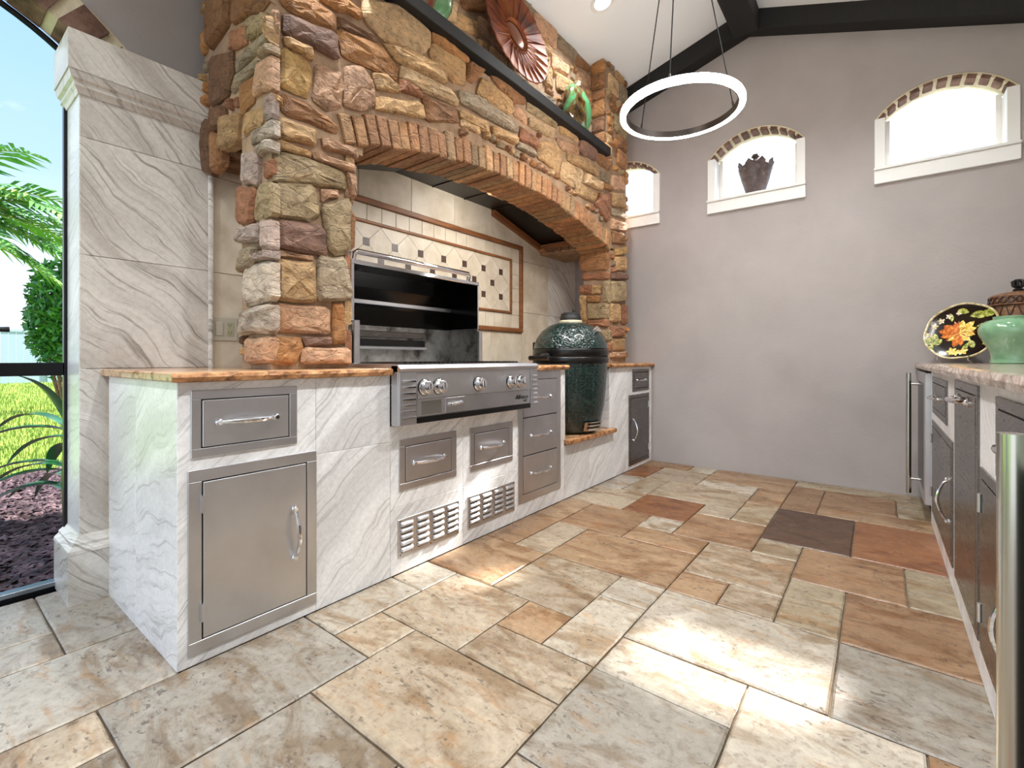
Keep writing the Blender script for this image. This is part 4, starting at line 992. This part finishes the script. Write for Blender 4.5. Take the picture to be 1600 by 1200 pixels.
# ================================================================== LIGHT FITTINGS
PX, PYc, PZ, PR = -.885, 2.70, 2.36, .315
pend = thing('ring_pendant', (PX, PYc, PZ), 'glowing ring pendant lamp hung on three black cables', 'pendant lamp')
def ring_mesh(prof, n=96):
    return MB().lathe(prof+[prof[0]], (PX, PYc, 0), n, cap=False)
ring_mesh([(PR-.020, PZ-.002), (PR-.020, PZ+.036), (PR+.003, PZ+.036), (PR+.003, PZ+.031), (PR-.013, PZ+.031), (PR-.013, PZ-.002)]).build('ring_channel', M['nickel'], pend)
ring_mesh([(PR-.012, PZ-.004), (PR-.012, PZ+.029), (PR+.014, PZ+.029), (PR+.018, PZ+.02), (PR+.018, PZ+.002), (PR+.012, PZ-.004)]).build('ring_diffuser', M['ring'], pend)
for k in range(3):
    a = math.radians(38+k*120); b = Vector((PX+(PR-.014)*math.cos(a), PYc+(PR-.014)*math.sin(a), PZ+.034)); t = Vector((PX+.05*math.cos(a), PYc+.05*math.sin(a), 3.62))
    MB().tube([b, t], .0032, 6).build('cable', M['cable'], pend); MB().tube([b, b+(t-b).normalized()*.03], .0065, 8).build('cable_grip', M['nickel'], pend)
MB().lathe([(.0, 3.605), (.075, 3.605), (.078, 3.612), (.078, 3.631)], (PX, PYc, 0), 28).build('canopy', M['matt_black'], pend)
def downlight(x, y, label, power=130):
    z = ceil_z(x); s = .27 if x < ridge else -.37; Mx = Matrix.Translation((x, y, z)) @ Vector((s, 0, -1)).to_track_quat('Z', 'Y').to_matrix().to_4x4()
    root = thing('downlight', (x, y, z-.01), label, 'ceiling light', 'recessed ceiling lights')
    for nm, prof, mt in (('trim_ring', [(.062, -.002), (.062, .004), (.088, .006), (.092, .0), (.09, -.004)], 'trimwhite'), ('lens', [(.0, .003), (.062, .003), (.062, -.002)], 'lamp')):
        m = MB().lathe(prof, (0, 0, 0), 32, cap=False); m.v = [tuple(Mx @ Vector(v)) for v in m.v]; m.build(nm, M[mt], root)
    ld = bpy.data.lights.new('downlight_bulb', 'SPOT'); ld.energy = power; ld.spot_size = math.radians(130); ld.spot_blend = .8; ld.shadow_soft_size = .06; ld.color = (.94, .975, 1)
    lo = bpy.data.objects.new('bulb', ld); COL.objects.link(lo); lo.location = Mx @ Vector((0, 0, .02)); attach(lo, root)
downlight(-1.63, 3.21, 'round recessed light in the white ceiling beside the hanging cables', 60)
for x, y, w in ((-1.63, 1.1, 'left slope above the gas grill'), (-.05, 3.0, 'right slope above the bar counter'), (-.05, 1.0, 'right slope near the front of the bar'), (-1.63, -.9, 'left slope by the screened opening'), (-.05, -.9, 'right slope at the near end')):  # out-of-view downlights, added to bring up the room's light
    downlight(x, y, 'unseen round recessed light added as fill, '+w)

# ================================================================== RIGHT BAR RUN
bar = thing('bar_base', (.62, 2.45, 0), 'white panelled bar base along the right side with dark steel doors', 'bar base')
MB().box(XR+.02, 1.045, 1.19, 3.72, 0, .903).build('core', M['mortar'], bar)
for a, b in ((1.19, 1.74), (1.74, 2.02), (2.02, 2.62), (2.62, 3.72)): MB().box(XR, XR+.02, a+.0006, b-.0006, 0, .904, .0015).build('marble_panel', M['white_marble'], bar)
MB().box(XR+.002, 1.045, 3.70, 3.723, 0, .903).build('marble_panel', M['white_marble'], bar)
front_unit(bar, 'drawer_unit', -1, XR, 2.87, 3.58, .668, .868, .03, 'h', mat='steel_d')
front_unit(bar, 'access_door', -1, XR, 2.67, 3.60, .10, .622, .03, 'v', mat='steel_d', hinge=1, hside=0)
tr = front_unit(bar, 'tall_drawer', -1, XR, 2.03, 2.585, .10, .884, .03, None, mat='steel_d')
arc_handle((XR-.008, 2.18, .822), (XR-.008, 2.44, .822), (-1, 0, 0), .04, .008).build('handle', M['chrome'], tr)
front_unit(bar, 'drawer_unit', -1, XR, 1.20, 1.745, .665, .872, .03, 'h', mat='steel_d')
front_unit(bar, 'access_door', -1, XR, 1.40, 1.985, .10, .645, .03, 'v', mat='steel_d', hinge=1, hside=0)
def cooler(y0, y1, hx, hy, hr, xf, label):
    c = thing('beverage_cooler', (.6, (y0+y1)/2, 0), label, 'fridge')
    MB().box(xf+.05, 1.04, y0+.012, y1-.012, .03, .89, .004).build('cabinet', M['black'], c)
    MB().box(xf+.045, xf+.09, y0+.012, y1-.012, .0, .09).build('kick_plate', M['matt_black'], c)
    d = MB().box(xf, xf+.045, y0, y1, .095, .885, .004).build('door', M['steel'], c)
    MB().box(xf+.045, xf+.053, y0+.008, y1-.008, .1, .88).build('door_gasket', M['matt_black'], c)
    MB().box(xf-.001, xf+.003, y0+.07, y1-.07, .17, .82, .001).build('door_glass', M['black'], d)
    MB().tube([(hx, hy, .075), (hx, hy, .873)], hr, 24).build('bar_handle', M['bar_steel'], d)
    for z in (.17, .80): MB().tube([(hx, hy, z), (xf+.002, hy, z)], hr*.55, 12).build('handle_post', M['bar_steel'], d)
cooler(3.735, 4.345, .160, 4.12, .014, .217, 'stainless beverage cooler in the far right corner by the gable wall')
cooler(.58, 1.175, .137, .880, .0148, .215, 'stainless beverage cooler closest to the viewer, with a thick bar handle')
worktop_r = thing('countertop', (.62, 2.0, .905), 'grey and brown granite bar top along the right side', 'countertop')
MB().box(.215, 1.046, -.3, 4.376, .906, .94, .005).build('slab', M['granite_r'], worktop_r)
vs = []; n = 150
for k in range(n+1):
    u = -.3+4.676*k/n
    for dx, zz in ((.017, .9065), (.004, .905), (0, .922), (.004, .937), (.017, .9398)): vs.append((.203+dx+R.uniform(-.0025, .0025)*(dx < .01), u, zz))
MB().add(vs, [(k*5+q, k*5+q+1, (k+1)*5+q+1, (k+1)*5+q) for k in range(n) for q in range(4)]).build('front_edge', M['granite_r'], worktop_r)

# painted oval platter on a wire stand
pn = Vector((-.52, -.80, .30)).normalized(); pr = Vector((0, 0, 1)).cross(pn).normalized(); pu = pn.cross(pr)
pc = Vector((.415, 4.13, 1.145))
plat = thing('floral_platter', (pc.x, pc.y, .941), 'scalloped black platter painted with an orange flower, propped in the corner', 'platter')
def PL(u, v, d=0): return pc+pr*u+pu*v+pn*d
PA, PB = .198, .186
def rim(a, s=1): k = s*(1+.028*abs(math.cos(3.5*a+.4))); return PA*k*math.cos(a), PB*k*math.sin(a)
m = MB(); n = 84; vs = []
for s, d in ((.985, -.006), (1, .004), (.985, .010), (.95, .008), (.93, .002)): vs += [PL(*rim(k*2*PI/n, s), d) for k in range(n)]
m.add(vs, [(i*n+k, i*n+(k+1) % n, (i+1)*n+(k+1) % n, (i+1)*n+k) for i in range(4) for k in range(n)], True)
m.build('rim', m_noise('cream_gilt_rim', [(.4, (160, 136, 74)), (.55, (226, 214, 176))], 40, .3), plat)
m = MB(); vs = [PL(*rim(k*2*PI/n, .935), .003) for k in range(n)]+[PL(*rim(k*2*PI/n, .70), -.008) for k in range(n)]+[PL(0, 0, -.010)]+[PL(*rim(k*2*PI/n, .99), -.006) for k in range(n)]+[PL(*rim(k*2*PI/n, .6), -.02) for k in range(n)]
m.add(vs, [(k, (k+1) % n, n+(k+1) % n, n+k) for k in range(n)]+[(n+k, n+(k+1) % n, 2*n) for k in range(n)], True)
m.add(vs[2*n+1:], [(k, (k+1) % n, n+(k+1) % n, n+k) for k in range(n)]+[tuple(range(n, 2*n))], True)
m.build('well', plain('black_glaze', (16, 9, 8), .14), plat)
def ink(n, a, b, c): return m_noise(n, [(.36, a), (.52, b), (.66, c)], 55, .25, stretch=(1, 1, 1), detail=3)
INK = {'o': ink('orange_glaze', (150, 62, 18), (206, 112, 34), (236, 160, 70)), 'y': ink('yellow_glaze', (196, 140, 40), (232, 204, 92), (250, 238, 170)), 'g': ink('olive_glaze', (70, 84, 24), (146, 150, 56), (206, 204, 120)), 'w': ink('cream_glaze', (150, 120, 70), (226, 214, 180), (246, 242, 226)), 'r': ink('rust_glaze', (110, 36, 14), (168, 70, 28), (214, 120, 50))}
def well_d(u, v):
    q = math.hypot(u/PA, v/PB); return .001+(-.008+(.011*(max(q, .7)-.7)/.235 if q > .7 else -.002*(1-q/.7)))
def petal(u, v, ang, ln, w, ink, name='petal', tip=.6):
    ca, sa = math.cos(ang), math.sin(ang); pts = []
    for t, s in ((0, .12), (.25, .75), (.5, 1), (tip+.2, .7), (1, .04)): pts.append((t*ln, s*w))
    P = [(x, y) for x, y in pts]+[(x, -y) for x, y in pts[::-1]]
    P = [(u+x*ca-y*sa, v+x*sa+y*ca) for x, y in P]
    mid = [(u+t*ln*ca, v+t*ln*sa) for t in (0, .25, .5, .8, 1)]
    m = MB(); k = 5; vs = [PL(a, b, well_d(a, b)+.0008) for a, b in P[:5]]+[PL(a, b, well_d(a, b)+.0016) for a, b in mid]+[PL(a, b, well_d(a, b)+.0008) for a, b in P[5:][::-1]]
    m.add(vs, [(i, i+1, 6+i, 5+i) for i in range(4)]+[(5+i, 6+i, 11+i, 10+i) for i in range(4)]); return m.build(name, INK[ink], plat)
fu, fv = -.01, -.01
for a, ln, w, c in ((150, .105, .026, 'o'), (172, .115, .026, 'o'), (195, .10, .022, 'o'), (225, .075, .018, 'y'), (262, .10, .022, 'o'), (285, .09, .02, 'o'), (320, .085, .018, 'y'), (350, .085, .018, 'y'), (20, .09, .02, 'y'), (48, .10, .022, 'y'), (85, .085, .022, 'y'), (115, .08, .022, 'o')):
    petal(fu, fv, math.radians(a), ln, w, c)
for a in range(0, 360, 45): petal(fu, fv, math.radians(a+10), .045, .013, 'r')
for u, v, a, ln, w in ((.03, .10, 15, .075, .022), (.08, .115, -5, .085, .024), (.07, .085, 35, .07, .02), (.02, .125, 160, .06, .018), (.075, .03, 10, .07, .016), (.05, -.06, -60, .06, .018), (.045, -.08, -110, .055, .014), (.12, -.09, 20, .06, .016), (-.14, -.09, 90, .08, .026), (-.14, -.09, 130, .06, .022), (-.14, -.09, 40, .06, .022), (-.14, -.09, 260, .04, .016), (-.06, .07, 100, .05, .010), (.17, .04, 60, .045, .012)):
    petal(u, v, math.radians(a), ln, w, 'g', 'leaf')
for cu, cv, r in ((-.03, -.135, .03), (.03, -.135, .028), (-.15, .04, .022), (-.12, .075, .022), (-.08, .105, .02), (-.03, .125, .018), (-.175, -.02, .018), (-.005, -.145, .024)):
    for a in range(0, 360, 72): petal(cu, cv, math.radians(a+cu*900), r, r*.3, 'w' if cv > -.1 else 'y')
for k in range(26):                       # streaks on the big petals, veins on the leaves
    a = math.radians(R.uniform(0, 360)); petal(fu+.03*math.cos(a), fv+.03*math.sin(a), a, R.uniform(.03, .06), .0028, R.choice('rroy'), 'streak')
for u, v, a in ((.06, .115, 0), (.10, .105, 20), (-.14, -.06, 90), (.085, .03, 10), (.065, -.075, -60)):
    petal(u-.02*math.cos(math.radians(a)), v-.02*math.sin(math.radians(a)), math.radians(a), .06, .002, 'w', 'vein')
st = MB()
for s in (-1, 1):
    st.tube([pc+pr*(s*.08)-pu*.185+pn*.028+Vector((0, 0, .012)), pc+pr*(s*.08)-pu*.20+pn*.028, pc+pr*(s*.08)-pu*.205-pn*.02, Vector((pc.x, pc.y, .944))+pr*(s*.08)-pn*.07], .0028, 6)
st.tube([Vector((pc.x, pc.y, .9435))+pr*.08-pn*.07, Vector((pc.x, pc.y, .9435))-pr*.08-pn*.07], .0028, 6)
st.build('wire_stand', M['chrome'], plat)

# celadon jar and woven lidded basket
JX = .592
gj = thing('celadon_jar', (JX, 3.74, .941), 'squat pale green celadon jar on the bar top', 'jar')
def m_cel():
    t = NT('celadon_glaze'); n = t.noise(t.pos(rnd=False), 14, 4); return t.set(t.ramp(n, [(.3, lin((104, 146, 110))), (.7, lin((134, 172, 138)))]), .08, 0, Coat_Weight=.5)
M['cel'] = m_cel()
MB().lathe([(.0, .941), (.096, .941), (.1, .946), (.094, .975), (.099, 1.01), (.122, 1.055), (.143, 1.10), (.147, 1.13), (.138, 1.160), (.115, 1.178), (.094, 1.184)], (JX, 3.74, 0), 48, cap=False).build('body', M['cel'], gj)
MB().lathe([(.094, 1.183), (.086, 1.187), (.088, 1.200), (.082, 1.202), (.078, 1.19), (.078, 1.10), (0, 1.1)], (JX, 3.74, 0), 40, cap=False).build('neck', M['cel'], gj)
bk = (.685, 4.23); bj = thing('lidded_basket', (bk[0], bk[1], .941), 'brown woven lidded urn with a dark finial behind the celadon jar', 'basket')
M['wicker'] = m_noise('wicker', [(.3, (80, 52, 34)), (.6, (132, 92, 60)), (.8, (160, 118, 82))], 30, .5, .6, 60)
bp = [(.08, .942), (.10, .99), (.115, 1.08), (.122, 1.18), (.12, 1.27), (.117, 1.30)]
MB().lathe([(.0, .942)]+bp, (*bk, 0), 36).build('body', M['wicker'], bj)
MB().lathe([(.124, 1.295), (.131, 1.30), (.129, 1.33), (.131, 1.355), (.124, 1.362), (.08, 1.375), (.03, 1.385), (0, 1.386)], (*bk, 0), 36).build('lid', M['wicker'], bj)
fn = MB().lathe([(.022, 1.384), (.026, 1.395), (.012, 1.405)], (*bk, 0), 12)
for k in range(7):
    a = k*2*PI/7; fn.tube([(bk[0], bk[1], 1.40), (bk[0]+.025*math.cos(a), bk[1]+.025*math.sin(a), 1.42), (bk[0]+.028*math.cos(a), bk[1]+.028*math.sin(a), 1.445), (bk[0]+.01*math.cos(a), bk[1]+.01*math.sin(a), 1.455)], .007, 6)
fn.build('finial', M['matt_black'], bj)
M['cane'] = plain('dark_cane', (58, 36, 24), .5)
def bprof(z):
    for (r0, z0), (r1, z1) in zip(bp[:-1], bp[1:]):
        if z <= z1: return r0+(r1-r0)*(z-z0)/(z1-z0)
    return bp[-1][0]
for s in (-1, 1):
    for k in range(14):
        pts = []
        for q in range(9):
            z = .96+(1.295-.96)*q/8; a = k*2*PI/14+s*.85*q/8; r = bprof(z)+.002; pts.append((bk[0]+r*math.cos(a), bk[1]+r*math.sin(a), z))
        MB().tube(pts, .003, 5).build('cane_band', M['cane'], bj)
for s in (-1, 1):
    MB().tube([(bk[0]+.132*math.cos(a*2*PI/72), bk[1]+.132*math.sin(a*2*PI/72), 1.33+s*.02*math.sin(a*2*PI/6)) for a in range(72)], .004, 5, closed=True).build('cane_band', M['cane'], bj)

# scaled urn standing in the middle window
ux, uy, uz = -.83, YB+.09, SILL+.001
urn = thing('scaled_urn', (ux, uy, uz), 'dark pineapple-like scaled urn on the sill of the middle window', 'urn')
M['urn'] = m_noise('urn_glaze', [(.3, (64, 54, 56)), (.6, (98, 84, 82)), (.8, (140, 126, 118))], 24, .5, .3)
up = [(.062, 0), (.066, .01), (.085, .06), (.108, .13), (.124, .20), (.126, .232), (.104, .262), (.06, .288), (.022, .300), (.018, .318), (.034, .330), (.024, .350), (0, .355)]
MB().lathe([(r*1.0, z+uz) for r, z in up], (ux, uy, 0), 28).build('body', M['urn'], urn)
sm = None
for row in range(6):
    z = .012+row*.042
    for k in range(9):
        a = (k+.5*(row % 2))*2*PI/9; r0 = .066+(.124-.066)*min(1, row/5)
        d = Vector((math.cos(a), math.sin(a), 0)); t = Vector((-d.y, d.x, 0)); w = r0*.30
        base_p = Vector((ux, uy, uz+z))+d*(r0+.001)
        tip = base_p+d*.024+Vector((0, 0, .060)); m = MB()
        m.add([base_p-t*w, base_p+t*w, base_p+t*w*.9+Vector((0, 0, .03))+d*.012, tip, base_p-t*w*.9+Vector((0, 0, .03))+d*.012, base_p+d*-.01+Vector((0, 0, .03))], [(0, 1, 2, 3, 4), (0, 4, 5), (4, 3, 5), (3, 2, 5), (2, 1, 5), (1, 0, 5)])
        m.build('scale', M['urn'], urn)

# ================================================================== SCREENED OPENING AND GARDEN
SX = -2.765
scr = thing('door_1', (SX, .2, 0), kind='structure', label='black framed insect screen in the arched opening')
MB().box(SX-.018, SX+.018, .425, .462, -.02, 2.36, .003).build('stile', M['frame'], scr)
MB().box(SX-.018, SX+.018, -.69, .425, .898, .952, .003).build('mid_rail', M['frame'], scr)
MB().box(SX-.03, SX+.02, -.69, .44, -.035, .012, .003).build('threshold', M['frame'], scr); MB().box(SX-.02, SX+.026, -.69, .44, .012, .032, .003).build('threshold_strip', M['sillmetal'], scr)
MB().box(SX-.018, SX+.018, -.725, -.69, -.02, 2.36, .003).build('stile', M['frame'], scr)
MB().tube([(SX, AC+(AI-.008)*math.sin(a), AZ+(AI-.008)*math.cos(a)) for a in [-1.2+2.4*k/40 for k in range(41)]], .013, 8).build('arched_head', M['frame'], scr)
MB().tube([(SX+.02, .17, 1.083), (SX+.045, .2, 1.083), (SX+.045, .262, 1.085)], [.008, .008, .011], 8).build('lever', M['frame'], scr)
for z in (1.46, .71): MB().tube([(SX+.0, .445, z), (SX+.035, .445, z)], .006, 8).build('latch', M['frame'], scr)

GZ = -.08
M['lawn'] = m_noise('lawn_soil', [(.3, (86, 122, 38)), (.7, (130, 160, 58))], 8, .95, rnd=False)
M['mulch'] = m_noise('mulch', [(.3, (40, 27, 27)), (.55, (74, 50, 47)), (.8, (112, 86, 82))], 9, .9, .6, 40, rnd=False)
MB().box(-60, -2.785, -30, 40, GZ-.2, GZ-.01).build('garden_ground', M['lawn'], kind='structure', label='lawn stretching to the white fence')
def blob(poly, z0, z1, name, mat, **k): return MB().prism(poly, z0, z1, 'z').build(name, mat, **k)
bed = [(-2.79, -2.2), (-2.79, 3.6), (-5.0, 3.2), (-5.8, 2.0), (-6.05, .9), (-5.9, .3), (-5.3, -.6), (-4.6, -1.6)]
blob(bed, GZ-.05, GZ+.012, 'mulch_bed', M['mulch'], kind='structure', label='reddish mulch bed outside the screen')
M['chip'] = NT('bark_chip'); _c = M['chip']; M['chip'] = _c.set(_c.ramp(_c.noise(_c.pos(rnd=False), 13, 3), [(.3, lin((38, 26, 30))), (.5, lin((72, 50, 52))), (.7, lin((116, 92, 94)))]), .8, 0)
mb = MB()
for k in range(9000):
    x = -2.85-abs(R.random())**.9*3.3; y = R.uniform(-.3, 1.5)
    if not inpoly((x, y), bed): continue
    a, t, b = R.uniform(0, PI), R.uniform(-.5, .5), R.uniform(-.35, .35); l, w, h = R.uniform(.02, .06), R.uniform(.01, .025), R.uniform(.004, .01)
    Mx = Matrix.Translation((x, y, GZ+.02+R.uniform(0, .015))) @ Matrix.Rotation(a, 4, 'Z') @ Matrix.Rotation(t, 4, 'Y') @ Matrix.Rotation(b, 4, 'X')
    mb.add([Mx @ Vector(p) for p in ((-l, 0, -h), (0, -w, -h*.5), (l, 0, 0), (0, w, 0), (0, 0, h))], [(0, 1, 4), (1, 2, 4), (2, 3, 4), (3, 0, 4)])
mb.build('bark_chips', M['chip'], kind='stuff', label='reddish brown bark chips on the bed outside the screen', cat='mulch')
M['blade'] = NT('grass_blade'); _c = M['blade']; M['blade'] = _c.set(_c.ramp(_c.noise(_c.pos(rnd=False), 5, 3), [(.3, lin((104, 134, 40))), (.7, lin((176, 190, 92)))]), .7, 0)
mb = MB()
for k in range(24000):
    x = -5.2-R.random()**1.6*22; f = .05+.13*R.random(); y = -x*f+R.uniform(-.3, .3)
    if inpoly((x, y), bed): continue
    s = 1+(-x-5)*.10; h = R.uniform(.03, .07)*min(s, 1.8); w = .006*s; a = R.uniform(0, PI); dx, dy = math.cos(a)*w, math.sin(a)*w; lx, ly = R.uniform(-.02, .02), R.uniform(-.02, .02)
    mb.add([(x-dx, y-dy, GZ-.01), (x+dx, y+dy, GZ-.01), (x+lx, y+ly, GZ+h)], [(0, 1, 2)])
mb.build('lawn_grass', M['blade'], kind='stuff', label='short bright lawn grass beyond the mulch bed', cat='grass')
# white fence
fence = thing('garden_fence', (-29, 4, GZ), 'tall white panel fence at the end of the lawn', 'fence')
M['fence'] = plain('white_vinyl', (150, 164, 176), .6)
for k in range(-6, 10):
    y = 4+k*2.0; MB().box(-29.08, -28.92, y-.07, y+.07, GZ-.05, 2.3, .01).build('post', M['fence'], fence)
    for b in range(8): MB().box(-29.02, -28.98, y+.075+b*.2313, y+.075+b*.2313+.222, GZ, 2.12).build('board', M['fence'], fence)
    MB().box(-29.05, -28.95, y+.07, y+1.93, 2.1, 2.2).build('top_rail', M['fence'], fence)
def leafcloud(name, c, r, n, size, mat, root, seed, clampz=None):
    q = random.Random(seed); m = MB()
    for k in range(n):
        d = Vector((q.gauss(0, 1), q.gauss(0, 1), q.gauss(0, 1))).normalized(); s = q.random()**.35
        lump = 1+.22*noise.noise(d*2.3+Vector((seed, 0, 0)))
        p = Vector(c)+Vector((d.x*r[0], d.y*r[1], d.z*r[2]))*s*lump
        ax = Vector((q.gauss(0, 1), q.gauss(0, 1), q.gauss(0, 1)+.4)).normalized(); b = ax.orthogonal().normalized(); w = size*q.uniform(.6, 1.2)
        m.add([p-ax*w, p+b*w*.4, p+ax*w, p-b*w*.4], [(0, 1, 2, 3)])
    return m.build(name, mat, root)
M['leaf'] = m_noise('shrub_leaf', [(.3, (30, 78, 28)), (.6, (62, 122, 44)), (.8, (120, 166, 84))], 6, .45, rnd=False)
shrub = thing('garden_shrub', (-12.4, 1.86, GZ), 'tall dense green shrub seen through the screen', 'shrub')
leafcloud('foliage', (-12.4, 1.95, 1.75), (.62, .60, 1.15), 5200, .075, M['leaf'], shrub, 3)
for k in range(4): MB().tube([(-12.4+.06*k, 1.93, GZ-.02), (-12.4+.1*(k-1.5), 1.93+.1*(k-2), .9), (-12.4+.2*(k-1.5), 1.95, 1.8)], [.04, .03, .012], 6).build('stem', M['wicker'], shrub)
M['frond'] = m_noise('palm_leaflet', [(.3, (60, 122, 58)), (.55, (112, 160, 78)), (.8, (176, 196, 96))], 3, .4, rnd=False)
M['rachis'] = plain('palm_rachis', (150, 160, 78), .5)
def palm(name, base, top, fr, label, seed, leafw=.032):
    root = thing(name, base, label, 'palm tree'); q = random.Random(seed)
    b, t = Vector(base), Vector(top); n = 10
    MB().tube([b.lerp(t, k/n)+Vector((0, .05*math.sin(k*.6), 0)) for k in range(n+1)], [.12-.004*k for k in range(n+1)], 12).build('trunk', M['wicker'], root)
    for ang, el, ln, droop in fr:
        d = Vector((math.cos(ang)*math.cos(el), math.sin(ang)*math.cos(el), math.sin(el))); pts = []; p = t.copy(); v = d.copy(); N = 16
        for k in range(N+1): pts.append(p.copy()); p = p+v*(ln/N); v = (v+Vector((0, 0, -droop/N))).normalized()
        f = MB().tube(pts, [.016*(1-.8*k/N) for k in range(N+1)], 5).build('frond', M['rachis'], root)
        m = MB()
        for k in range(2, 2*N):
            i = k/2; i0 = int(i); a = pts[i0].lerp(pts[min(i0+1, N)], i-i0); tan = (pts[min(i0+1, N)]-pts[max(0, i0-1)]).normalized()
            sd_ = tan.cross(Vector((0, 0, 1))).normalized(); L = ln*.30*math.sin(PI*(.12+.82*i/N))
            for s in (-1, 1):
                e = (sd_*s*.75+tan*.55+Vector((0, 0, .12+q.uniform(-.15, .1)))).normalized(); u = tan*leafw
                mid = a+e*L*.55+Vector((0, 0, .0)); end = a+e*L+Vector((0, 0, -L*.22))
                m.add([a-u*.6, a+u*.6, mid+u, end, mid-u], [(0, 1, 2, 4), (4, 2, 3)])
        m.build('leaflets', M['frond'], f)
    return root
palm('garden_palm', (-9.2, .05, GZ), (-9.2, .05, 2.75), [(1.35, .75, 1.9, 1.5), (1.0, .05, 1.9, .9), (1.35, -.3, 1.7, .6), (1.6, .4, 1.9, 1.3), (.75, .45, 2.1, 1.2), (.6, .9, 1.9, 1.4), (1.2, .55, 1.8, 1.2), (.9, .3, 2.0, 1.0), (1.5, .15, 1.7, 1.0), (.1, .6, 1.7, 1.4), (2.0, .5, 1.7, 1.2), (2.8, .6, 1.7, 1.2), (3.6, .5, 1.7, 1.2), (4.4, .6, 1.7, 1.2), (5.3, .5, 1.7, 1.2), (1.1, -.15, 1.5, .8), (.5, .1, 1.6, 1.0)], 'palm with arching green fronds reaching in from the left', 5)
# strap-leaved plant just outside the screen
M['strap'] = m_noise('strap_leaf', [(.3, (20, 62, 40)), (.6, (44, 98, 58)), (.85, (120, 150, 70))], 5, .3, rnd=False)
plant = thing('strap_leaf_plant', (-4.15, .665, GZ+.01), 'dark glossy strap-leaved plant beside the black screen frame', 'plant')
MB().tube([(-4.15, .665, GZ), (-4.15, .655, .2), (-4.14, .66, .56)], [.03, .026, .02], 8).build('stem', plain('green_cane', (120, 150, 70), .5), plant)
for hz_, ang, ln, el, w in ((.52, -2.6, .62, .55, .035), (.50, -1.9, .60, .35, .04), (.46, -2.3, .42, .1, .04), (.42, -2.9, .36, -.2, .04), (.55, 1.0, .5, 1.0, .04), (.54, -1.2, .45, 1.25, .05), (.56, .3, .5, 1.1, .045), (.28, -2.0, .62, .35, .034), (.26, -2.5, .70, .25, .03), (.24, -1.6, .55, .3, .034), (.2, -2.9, .5, .2, .03), (.14, -2.2, .5, .35, .03), (.14, -1.7, .45, .4, .03), (.1, -2.6, .5, .5, .028), (.3, .4, .5, .4, .035), (.2, 1.2, .5, .4, .035)):
    d = Vector((math.cos(ang)*math.cos(el), math.sin(ang)*math.cos(el), math.sin(el))); p = Vector((-4.15, .66, hz_)); v = d.copy(); N = 9; pts = []
    for k in range(N+1): pts.append(p.copy()); p = p+v*(ln/N); v = (v+Vector((0, 0, -1.5/N))).normalized()
    sd_ = d.cross(Vector((0, 0, 1))).normalized(); vs = []
    for k, a in enumerate(pts):
        ww = w*math.sin(PI*(.18+.82*k/N))+.001; vs += [a-sd_*ww+Vector((0, 0, ww*.35)), a, a+sd_*ww+Vector((0, 0, ww*.35))]
    MB().add(vs, [(k*3+q_, k*3+q_+1, k*3+4+q_, k*3+3+q_) for k in range(N) for q_ in (0, 1)], True).build('leaf', M['strap'], plant)
